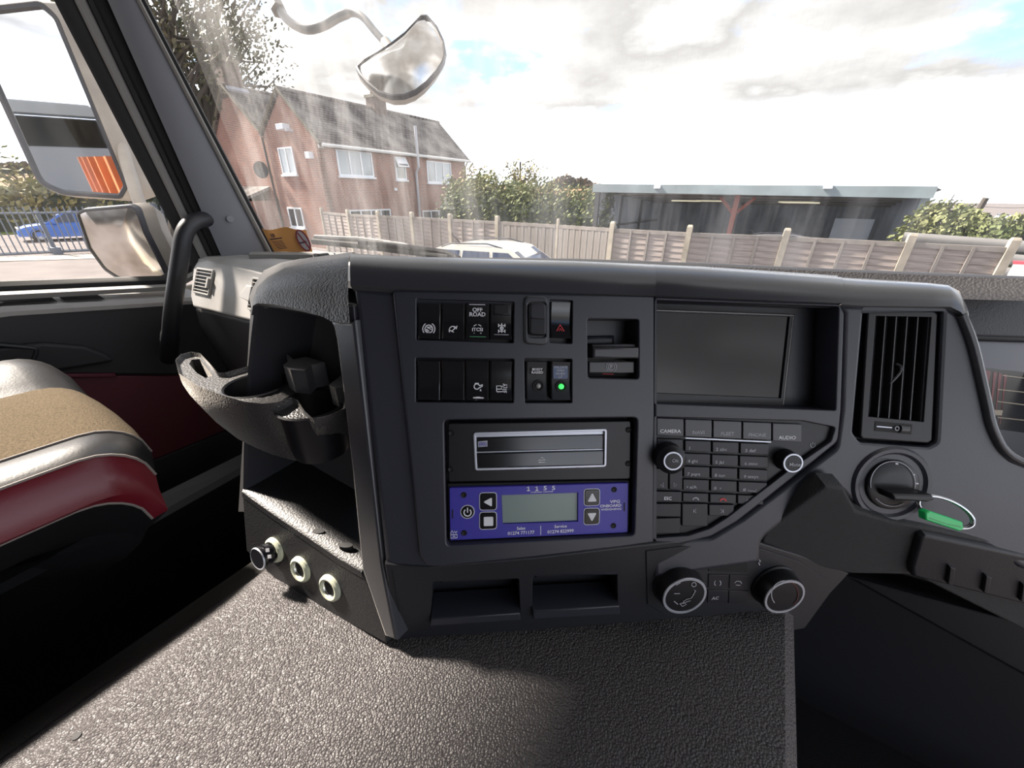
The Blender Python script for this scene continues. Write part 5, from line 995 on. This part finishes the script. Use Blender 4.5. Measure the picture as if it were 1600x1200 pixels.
def stack(l, g, w, z0, z1):
    c = hp(l, g, 0); M = Matrix.Translation(c) @ Matrix(((ld3.x, gd3.x, 0, 0), (ld3.y, gd3.y, 0, 0), (0, 0, 1, 0), (0, 0, 0, 1)))
    k = obj('chimney', xf(M, box(-w, w, -w*.8, w*.8, z0, z1-.12)), 'chimney_brick', house, smooth=False); obj('chimney_cap', xf(M, box(-w*1.12, w*1.12, -w*.92, w*.92, z1-.14, z1)), 'verge', k, smooth=False)
    for s in (-.45, .45): obj('chimney_pot', xf(M @ Matrix.Translation((w*s, 0, z1)), lathe([(.1, 0), (.12, .1), (.1, .3), (.07, .3)], 10)), 'chimney_brick', k)
lc = None
stack(5.6, 2.25, .42, 6.4, 7.55); stack(.45, 7.3, .45, 7.0, 8.7)
obj('chimney_flashing', tube([hp(-.05, 6.8, 7.35), hp(1.0, 6.8, 7.35)], .16, 4), 'lead', house, smooth=False)
def window(fr, quad, n, pane='pane_pale', rows=1, parent=house):
    q = fr.uvs(quad); u0 = (q[0][0]+q[3][0])/2; u1 = (q[1][0]+q[2][0])/2; v1 = (q[0][1]+q[1][1])/2; v0 = (q[2][1]+q[3][1])/2; b = .075; holes = []; w = (u1-u0-b*(n+1))/n
    for i in range(n): holes.append((u0+b+i*(w+b), v0+b, u0+b+i*(w+b)+w, v1-b))
    hl = [([(a, c), (d, c), (d, e), (a, e)], None, 0) for a, c, d, e in holes]
    W_ = obj('window', xf(fr.M, rprism([(u0, v0), (u1, v0), (u1, v1), (u0, v1)], -.02, .05, .01, 2, hl)), 'upvc', parent)
    for a, c, d, e in holes: obj('pane', xf(fr.M, rprism([(a, c), (d, c), (d, e), (a, e)], -.01, .012)), pane, W_, smooth=False)
    obj('window_sill', xf(fr.M, rprism([(u0-.06, v0-.09), (u1+.06, v0-.09), (u1+.06, v0), (u0-.06, v0)], 0, .12, .01)), 'upvc', W_)
    return W_, (u0, v0, u1, v1)
window(FHf, [(524, 232), (580, 238.5), (584, 277.5), (529, 274)], 3); window(FHf, [(666, 250), (704, 255), (705, 286), (667.5, 286)], 3)
W_, (u0, v0, u1, v1) = window(FHf, [(616.5, 244), (633, 247), (634.5, 281.5), (617.5, 280.5)], 1)
a = Vector((0, 0, 0)); obj('open_top_light', xf(FHf.M, loft([[(u0, v1-.02, .05), (u1, v1-.02, .05), (u1, v1-.50, .30), (u0, v1-.50, .30)], [(u0, v1, .09), (u1, v1, .09), (u1, v1-.48, .35), (u0, v1-.48, .35)]], True, True, True)), 'upvc', W_, smooth=False)
obj('top_light_pane', xf(FHf.M, ([Vector((u0+.08, v1-.09, .105)), Vector((u1-.08, v1-.09, .105)), Vector((u1-.08, v1-.42, .33)), Vector((u0+.08, v1-.42, .33))], [(0, 1, 2, 3)])), 'pane_dark', W_, smooth=False)
window(FHf, [(546, 326.5), (611, 327.5), (612, 362), (549, 362)], 4, 'pane_dark'); window(FHf, [(660.5, 328), (697.5, 328.5), (698, 360), (661, 360)], 3, 'pane_dark')
window(FHg, [(436, 231), (457.5, 228.5), (463.5, 272), (441.5, 273.5)], 2); window(FHg, [(450, 324.5), (472, 324), (476.5, 355), (455.5, 356)], 2, 'pane_dark')
def gizmo(name, fr, x, y, w, h, d, m): u, v = fr.uv(x, y); obj(name, xf(fr.M, rprism(rrect(u-w, v-h, u+w, v+h, .02), 0, d, .02)), m, house)
gizmo('camera_bracket', FHg, 456, 204, .10, .06, .3, 'pipe_grey'); gizmo('security_camera', FHg, 447, 199, .30, .12, .35, 'upvc'); gizmo('flood_light', FHg, 487, 243, .16, .14, .25, 'upvc'); gizmo('extract_vent', FHf, 618, 296, .09, .07, .06, 'upvc'); gizmo('alarm_box', FHf, 500, 226, .12, .14, .1, 'gutter_white')
u, v = FHg.uv(418, 266); obj('satellite_dish', xf(FHg.M @ Matrix.Translation((u, v, .25)) @ Matrix.Rotation(.5, 4, 'Y'), lathe([(.02, 0), (.2, .03), (.36, .10), (.40, .14), (.38, .13), (.2, .02)], 20)), 'pipe_black', house); obj('dish_arm', xf(FHg.M, tube([(u, v, 0), (u, v, .28)], .03, 6)), 'pipe_black', house)
# low lean-to roof against the far gable
obj('lean_to_roof', xf(FHg.M, loft([[(-9.8, 2.9, 0), (-5.0, 2.9, 0), (-5.0, 2.3, 1.6), (-9.8, 2.3, 1.6)], [(-9.8, 2.75, 0), (-5.0, 2.75, 0), (-5.0, 2.15, 1.6), (-9.8, 2.15, 1.6)]], True, True, True)), 'roof_tile', house, smooth=False); obj('lean_to_wall', xf(FHg.M, box(-9.8, -5.1, 0, 2.2, 0, 1.5)), 'brick', house, smooth=False)
# ------------------------------------------------------------------ fences
FPX_ = [(502, 327, 18.8), (543, 330.5, 16.6), (590, 332.5, 15.2), (643, 334.5, 14.2), (703, 337.5, 13.2), (777, 341, 12.1), (872, 346, 11.0), (958, 351, 10.15), (1078, 357, 9.65), (1230, 362.5, 9.75), (1425, 371, 10.0), (1585, 378.5, 10.4)]
tops = [hd(*p) for p in FPX_]
def unit(name, g, m):
    me = bpy.data.meshes.new(name); me.from_pydata([tuple(v) for v in g[0]], [], g[1]); me.update(); me.materials.append(MATS[m]); return me
rnd = random.Random(3); slat_me = []
for k in range(4):
    lo, hi = [], []
    for i in range(7): lo.append((i/6, rnd.uniform(-.10, .0), .014)); hi.append((i/6, 1.0, -.004))
    slat_me.append(unit('slat', loft([[(x, y, -.012) for x, y, z in lo], lo, hi, [(x, y, -.018) for x, y, z in hi]], False), 'fence_wood'))
batten_me = unit('batten', box(0, 1, 0, 1, 0, 1), 'fence_wood2'); board_me = unit('board', box(0, 1, 0, 1, 0, 1), 'fence_wood2'); 
def fence(label, i0, i1, kind):
    t = thing('fence', label, 'fence', (tops[i0].x, tops[i0].y, 0))
    for i in range(i0, i1+1):
        if kind == 'board' and i in (i0, i1): continue
        p = tops[i]; d = (tops[min(i+1, len(tops)-1)]-tops[max(i-1, 0)]); d.z = 0; d.normalize(); w = Vector((-d.y, d.x, 0)); s = .055
        if kind == 'board': s = .03
        lo = [Vector((p.x, p.y, 0))+d*s*a+w*s*b for a, b in ((-1, -1), (1, -1), (1, 1), (-1, 1))]; hi = [q+Vector((0, 0, p.z+.03)) for q in lo]; cap = [q*.75+Vector((p.x, p.y, q.z))*.25+Vector((0, 0, .04)) for q in hi]
        obj('fence_post', loft([lo, hi, cap], True, False, True), 'post_concrete', t, smooth=False)
    for i in range(i0, i1):
        A, B = tops[i].copy(), tops[i+1].copy(); d = B-A; L = Vector((d.x, d.y, 0)).length; slope = d.z/L; u = Vector((d.x, d.y, 0)).normalized(); n = u.cross(Vector((0, 0, 1)))
        if n.dot(CAM-A) < 0: n = -n
        h = A.z-.10; g0 = .28; Mt = Matrix(((u.x, 0, n.x, A.x), (u.y, 0, n.y, A.y), (slope, 1, 0, 0), (0, 0, 0, 1)))   # sheared along the top line: x along, y up, z out
        rail = obj('fence_panel', join(xf(Mt, box(.06, L-.06, h-.06, h+.02, -.02, .03)), xf(Mt, box(.06, L-.06, g0, g0+.05, -.02, .03))), 'fence_wood2', t, smooth=False)
        Mi = XF[rail.name].inverted()
        if kind == 'lap':
            n_ = 13; hh = (h-g0-.06)/n_
            for k in range(n_): o = placed('slat', slat_me[(k+i) % 4], Mi @ Mt @ Matrix.Translation((.06, g0+.03+k*hh, 0)) @ Matrix.Diagonal((L-.12, hh*1.12, 1, 1)), rail)
            for k in range(1, 4 if i < 10 else 3): x = .06+(L-.12)*k/(4 if i < 10 else 3); placed('batten', batten_me, Mi @ Mt @ Matrix.Translation((x-.022, g0, .014)) @ Matrix.Diagonal((.044, h-g0, .025, 1)), rail)
        else:
            n_ = 17; ww = (L-.02)/n_
            for k in range(n_): placed('board', board_me, Mi @ Mt @ Matrix.Translation((.01+k*ww, g0, .006*(k % 2))) @ Matrix.Diagonal((ww*.93, h-g0+.05*((k*7) % 3)*.3, .02, 1)), rail)
        obj('gravel_board', xf(Mt, box(.05, L-.05, 0.0, g0, -.02, .02)), 'gravel_board', t, smooth=False)
    return t
fence('wooden lap panel fence with concrete posts in front of the house', 0, 5, 'lap'); fence('vertical board fence between the two runs of lap panels', 5, 7, 'board'); fence('wooden lap panel fence with concrete posts in front of the open shed', 7, 11, 'lap')
# grey cladding beyond the end of the fence, with a red and white barrier
cl_ = thing('boundary_cladding', 'grey ribbed metal boundary behind the last fence post', 'boundary wall', gp(1560, 13)); 
for k in range(7):
    A, B = gp(1440, 13.2), gp(1720, 12.2); z0 = .25+k*.245; obj('rail', loft([[A+Vector((0, 0, z0)), B+Vector((0, 0, z0))], [A+Vector((0, -.05, z0+.06)), B+Vector((0, -.05, z0+.06))], [A+Vector((0, -.05, z0+.14)), B+Vector((0, -.05, z0+.14))], [A+Vector((0, 0, z0+.2)), B+Vector((0, 0, z0+.2))]], False), 'cladding', cl_)
br = thing('road_barrier', 'red and white plastic barrier past the end of the fence', 'barrier', gp(1620, 9.6)); A, B = hd(1583, 408, 9.6), hd(1720, 414, 9.2); A2, B2 = hd(1583, 413, 9.6), hd(1720, 419, 9.2)
obj('red_band', loft([[A, B], [A2, B2], [A2+Vector((.03, .1, 0)), B2+Vector((.03, .1, 0))], [A+Vector((.03, .1, 0)), B+Vector((.03, .1, 0))], [A, B]], False), 'barrier_red', br, smooth=False); obj('white_base', loft([[A2, B2], [Vector((A2.x, A2.y, 0)), Vector((B2.x, B2.y, 0))]], False), 'barrier_white', br, smooth=False)
# ------------------------------------------------------------------ open fronted shed
S0 = Vector((3.6, 18.5)); SFD = Vector((.81, -.587)).normalized(); SDD = Vector((-SFD.y, SFD.x)); SW, SDp = 10.25, 8.5
def sp_(a, b, z): q = S0+SFD*a+SDD*b; return hw(q.x, q.y, z)
def ft(a): return 3.05-.12*a/SW
shed = thing('open_shed', 'long open fronted metal shed with grey fascia and red post', 'shed', sp_(5, 3, 0))
obj('fascia', loft([[sp_(-.1, -.35, ft(0)-.30), sp_(SW+.12, -.35, ft(SW)-.30)], [sp_(-.1, -.35, ft(0)), sp_(SW+.12, -.35, ft(SW))], [sp_(-.1, -.2, ft(0)+.01), sp_(SW+.12, -.2, ft(SW)+.01)], [sp_(-.1, -.2, ft(0)-.3), sp_(SW+.12, -.2, ft(SW)-.3)]], False), 'shed_fascia', shed, smooth=False)
def corr(p00, p10, p01, p11, n, amp, nm, m, nrm):
    rows = []
    for i in range(n*4+1): s = i/(n*4); off = nrm*amp*math.sin(2*math.pi*i/4); rows.append([p00.lerp(p10, s)+off, p01.lerp(p11, s)+off])
    return obj(nm, loft(rows, False), m, shed)
up_ = Vector((0, 0, 1)); f3 = hw(SFD.x, SFD.y); d3 = hw(SDD.x, SDD.y)
corr(sp_(-.1, -.3, ft(0)-.06), sp_(SW+.3, -.3, ft(SW)-.06), sp_(-.1, SDp, 2.35), sp_(SW+.3, SDp, 2.35), 44, .03, 'roof_sheet', 'shed_roof', up_)
for k in range(1, 6): b = k*SDp/6; z = ft(5)-.18-(ft(5)-2.42)*k/6; obj('purlin', tube([sp_(0, b, z), sp_(SW, b, z)], .05, 4), 'shed_roof', shed, smooth=False)
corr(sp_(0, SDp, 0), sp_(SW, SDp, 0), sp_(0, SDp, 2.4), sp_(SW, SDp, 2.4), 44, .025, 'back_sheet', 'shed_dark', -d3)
corr(sp_(0, 0, 0), sp_(0, SDp, 0), sp_(0, 0, ft(0)-.2), sp_(0, SDp, 2.4), 34, .02, 'end_sheet', 'shed_sheet', f3)
corr(sp_(SW, 0, 0), sp_(SW, SDp, 0), sp_(SW, 0, ft(SW)-.2), sp_(SW, SDp, 2.4), 34, .02, 'end_sheet', 'shed_sheet', f3)
for a, m, s in ((0, 'shed_steel', .09), (SW, 'shed_fascia', .10)): obj('corner_post', xf(Matrix.Translation(sp_(a, 0, 0)), box(-s, s, -s, s, 0, ft(a)-.25)), m, shed, smooth=False)
for b in (2.6, 5.4): obj('wall_post', tube([sp_(.06, b, 0), sp_(.06, b, 2.65)], .07, 4), 'shed_steel', shed, smooth=False)
for z in (1.35,): obj('wall_rail', tube([sp_(.06, 0, z), sp_(.06, SDp, z)], .05, 4), 'shed_steel', shed, smooth=False)
FSH = Fr(sp_(0, 0, 0), -d3, f3); pa = FSH.uv(1147, 330)[0]
po = obj('red_post', xf(FSH.M, box(pa-.08, pa+.08, 0, 2.7, -.16, 0)), 'shed_red', shed, smooth=False)
for s in (-1, 1): obj('post_brace', xf(FSH.M, tube([(pa, 2.05, -.08), (pa+s*.55, 2.6, -.08)], .055, 4)), 'shed_red', po, smooth=False)
for a, b in ((3.1, 2.2), (3.8, 3.6), (7.2, 2.2), (7.0, 3.6), (6.9, 4.8)): obj('strip_light', tube([sp_(a-.6, b, 2.45), sp_(a+.6, b, 2.45)], .03, 6), 'strip_light', shed)
for x in (1032, 1294): u, v = FSH.uv(x, 293); obj('flood_lamp', xf(FSH.M, rprism(rrect(u-.12, v-.05, u+.12, v+.07, .02), .3, .42, .02)), 'upvc', shed)
obj('stored_panel', xf(FSH.M, box(SW-1.8, SW-.6, 0, 1.9, -4.0, -3.9)), 'shed_sheet', shed, smooth=False)
# ------------------------------------------------------------------ cars
def car(label, pos, nose, L, Wd, Hc, paint, hatch=True, nm='car'):
    """pos: ground centre; nose: heading. Side profile lofted across the width, glasshouse leaning in"""
    ax = Vector((nose[0], nose[1], 0)).normalized(); ay = Vector((-ax.y, ax.x, 0)); M = Matrix(((ax.x, ay.x, 0, pos[0]), (ax.y, ay.y, 0, pos[1]), (0, 0, 1, pos[2]), (0, 0, 0, 1))); t = thing(nm, label, 'car', M=M)
    h = L/2; w = Wd/2; B = Hc*.60
    low = [(h, .30), (h*.99, .55*B/.9), (h*.93, B*.78), (h*.80, B*.90), (h*.42, B*1.02), (-h*.90, B*1.06), (-h*.985, B*.9), (-h, .55), (-h*.97, .30), (-h*.3, .20), (h*.3, .20)]
    loops = []
    for s, k in ((-1, .80), (-.97, .93), (-.86, 1.0), (0, 1.015), (.86, 1.0), (.97, .93), (1, .80)):
        loops.append([(x*(1-.02*abs(s)**3*(1 if abs(x) > h*.8 else 0)), w*s, .2+(z-.2)*(k if z > B*.7 else 1)) for x, z in low])
    obj('body', xf(M, loft(loops, True, True, True)), paint, t, ang=50)
    bs = [(h*.46, B*1.0), (-h*.93, B*1.0)]; rf = [(h*.04, Hc*.965), (-h*.18, Hc), (-h*.55, Hc*.985), (-h*.80, Hc*.93)]
    gh_ = [bs[0]]+rf+[bs[1]]
    def yy(z): return w*(.95-.22*max(0, (z-B)/(Hc-B)))
    loops = [[(x, s*yy(z)*(1 if abs(s) == 1 else 1), z+(.02 if abs(s) < .6 and z > Hc*.9 else 0)) for x, z in gh_] for s in (-1, -.93, -.5, 0, .5, .93, 1)]
    obj('cabin', xf(M, loft(loops, False, True, True)), paint, t, ang=40)
    for sd_ in (-1, 1):
        for x0, x1, x2, x3 in ((h*.34, h*.02, -h*.14, -h*.12), (-h*.16, -h*.18, -h*.46, -h*.48), (-h*.52, -h*.50, -h*.70, -h*.82)):
            z0, z1 = B*1.06, Hc*.93; q = [(x0, z0), (x1, z1), (x2, z1), (x3, z0)]
            obj('side_window', xf(M, loft([[(x, sd_*(yy(z)+.002), z) for x, z in q], [(x, sd_*(yy(z)+.012), z) for x, z in q]], True, True, True)), 'car_glass', t, smooth=False)
    def glassq(a, b, nm_):
        d = Vector((b[0]-a[0], 0, b[1]-a[1])); nn = Vector((d.z, 0, -d.x)).normalized()*.012; nn = nn if nn.x*(1 if a[0] > 0 else -1) > 0 else -nn
        q = [Vector((a[0]+d.x*t_, s*yy(a[1]+d.z*t_)*.9, a[1]+d.z*t_)) for t_, s in ((.1, -1), (.1, 1), (.92, 1), (.92, -1))]; obj(nm_, xf(M, loft([q, [p+nn for p in q]], True, True, True)), 'car_glass', t, smooth=False)
    glassq(bs[0], rf[0], 'windscreen'); glassq(bs[1], rf[3], 'rear_window')
    for sx, sy in ((.62, -1), (.62, 1), (-.60, -1), (-.60, 1)):
        Mw = M @ Matrix.Translation((h*sx, w*sy*.90, .31)) @ Matrix.Rotation(math.pi/2*(1 if sy < 0 else -1), 4, 'X')
        wh = obj('wheel', xf(Mw, lathe([(.19, -.09), (.29, -.09), (.31, -.05), (.31, .06), (.29, .10), (.20, .10)], 22)), 'tyre', t)
        obj('wheel_rim', xf(Mw, join(lathe([(.20, .10), (.195, .07), (.03, .085), (.001, .085)], 20), *[box(-.03, .03, .03, .2, .075, .102)]*1)), 'alloy', wh)
        obj('wheel_arch', xf(Mw, lathe([(.30, .075), (.36, .095), (.37, .04)], 22)), 'tyre', t)
    for s in (-1, 1):
        obj('roof_rail', xf(M, tube([(-h*.05, s*yy(Hc)*.97, Hc*.98), (-h*.2, s*yy(Hc)*.98, Hc*1.025), (-h*.6, s*yy(Hc)*.98, Hc*1.01), (-h*.72, s*yy(Hc)*.97, Hc*.96)], .018, 6)), 'plastic', t)
        obj('headlamp', xf(M, rprism(rrect(-.16, -.07, .16, .07, .04), -.02, .02, .01)) if 0 else xf(M @ Matrix.Translation((h*.95, s*w*.66, B*.72)), box(-.08, .05, -.2, .2, -.07, .07)), 'alloy', t, smooth=False)
        obj('door_mirror', xf(M @ Matrix.Translation((h*.28, s*(w+.06), B*1.08)), box(-.07, .07, -.09, .09, -.06, .08)), paint, t, smooth=False)
    obj('roof_aerial', xf(M, tube([(-h*.66, 0, Hc*.97), (-h*.76, 0, Hc*1.09)], .012, 5)), 'pipe_black', t)
    return t
def nose(X, Y): return hw(X, Y)
p = hw(.10, 9.15, 0); car('silver estate car parked in front of the wooden fence', p, nose(.93, -.36), 4.4, 1.8, 1.62, 'car_silver')
p = gp(84, 36); car('bright blue hatchback parked behind the yard gate', p, nose(-.64, -.77), 4.3, 1.75, 1.50, 'car_blue')
p = gp(1285, 16.2); car('grey car under the open shed roof', p, nose(.86, -.5), 4.3, 1.75, 1.5, 'car_grey')
p = gp(1625, 22); car('white van roof showing over the hedge at the far end', p+Vector((0, 0, .2)), nose(.7, .7), 4.6, 1.9, 1.95, 'barrier_white', nm='van')
# ------------------------------------------------------------------ steel gate
GA, GB = onz(-90, 407, -H), onz(256, 389, -H); gate = thing('yard_gate', 'grey steel bar gate across the yard entrance', 'gate', GA); gd_ = (GB-GA); GL = gd_.length; gu = gd_/GL; gz = Vector((0, 0, 1))
for z in (.12, 1.72): obj('rail', tube([GA+gz*z, GB+gz*z], .06 if z < 1 else .045, 4), 'gate_steel', gate, smooth=False)
nb = int(GL/.20)
bar_me = unit('bar', box(-.02, .02, -.02, .02, .12, 1.95), 'gate_steel')
for k in range(nb): placed('bar', bar_me, XF[gate.name].inverted() @ Matrix.Translation(GA+gu*(.1+k*.20)), gate)
mp = onz(89, 397, -H); obj('middle_post', xf(Matrix.Translation(mp), box(-.07, .07, -.07, .07, 0, 1.8)), 'gate_steel', gate, smooth=False); obj('foot_plate', xf(Matrix.Translation(mp), box(-.35, .35, -.15, .15, .0, .3)), 'gate_steel', gate, smooth=False)
for q, h_ in ((onz(262, 388, -H), 2.1), (onz(252, 388.5, -H), 1.95)): obj('gate_post', xf(Matrix.Translation(q), box(-.11, .11, -.11, .11, 0, h_)), 'gate_steel', gate, smooth=False)
side = thing('side_fence', 'grey steel bar fence running on from the gate post', 'fence', onz(270, 386, -H)); A = onz(268, 387, -H); B = onz(330, 384, -H); 
for k in range(12): placed('bar', bar_me, XF[side.name].inverted() @ Matrix.Translation(A.lerp(B, k/11)), side)
obj('rail', tube([A+gz*1.7, B+gz*1.7], .045, 4), 'gate_steel', side, smooth=False)
# ------------------------------------------------------------------ what the mirrors show: own truck flank, warehouse behind
mat('tipper_orange', (.40, .13, .04), .5, var=(2, .3)); mat('ware_grey', (.27, .28, .29), .7); mat('ware_dark', (.03, .035, .04), .7)
cs = obj('cab_flank', slab([V3(-1.30, -1.0, -1.5), V3(-1.30, -1.45, -1.5), V3(-1.30, -1.45, .75), V3(-1.30, -1.0, .75)], (.04, 0, 0)), 'cab_paint', smooth=False); tag(cs, 'cream rear quarter of the truck cab seen in the mirror', 'cab panel')
tb = thing('tipper_body', 'orange tipper body behind the cab seen in the mirror', 'truck body', Vector((-1.2, -4.5, .9)))
obj('side_panel', slab([Vector((-1.27, -1.7, 1.1)), Vector((-1.27, -7.5, 1.1)), Vector((-1.27, -7.5, 2.7)), Vector((-1.27, -1.7, 2.7))], (.05, 0, 0)), 'tipper_orange', tb, smooth=False)
for k in range(6): y = -1.8-k*1.1; obj('side_rib', box(-1.33, -1.27, y-.06, y+.06, 1.1, 2.7), 'tipper_orange', tb, smooth=False)
wh = thing('warehouse', 'grey warehouse with open bays reflected in the wing mirror', 'warehouse', Vector((-9, -44, 0)))
obj('front_wall', join(box(-22, -15, -44.2, -44, 0, 5.2), box(-11, -9.5, -44.2, -44, 0, 5.2), box(-5, 2, -44.2, -44, 0, 5.2), box(-22, 2, -44.2, -44, 3.4, 5.2)), 'ware_grey', wh, smooth=False)
obj('bay_back', box(-22, 2, -52, -51.9, 0, 5), 'ware_dark', wh, smooth=False); obj('roof', slab([Vector((-22.5, -43.6, 5.2)), Vector((2.5, -43.6, 5.2)), Vector((2.5, -53, 6.6)), Vector((-22.5, -53, 6.6))], (0, 0, .15)), 'ware_dark', wh, smooth=False)
car('white pickup reflected in the wing mirror', Vector((-5.0, -30, 0)), (0.2, 1), 4.8, 1.9, 1.8, 'barrier_white', nm='pickup')
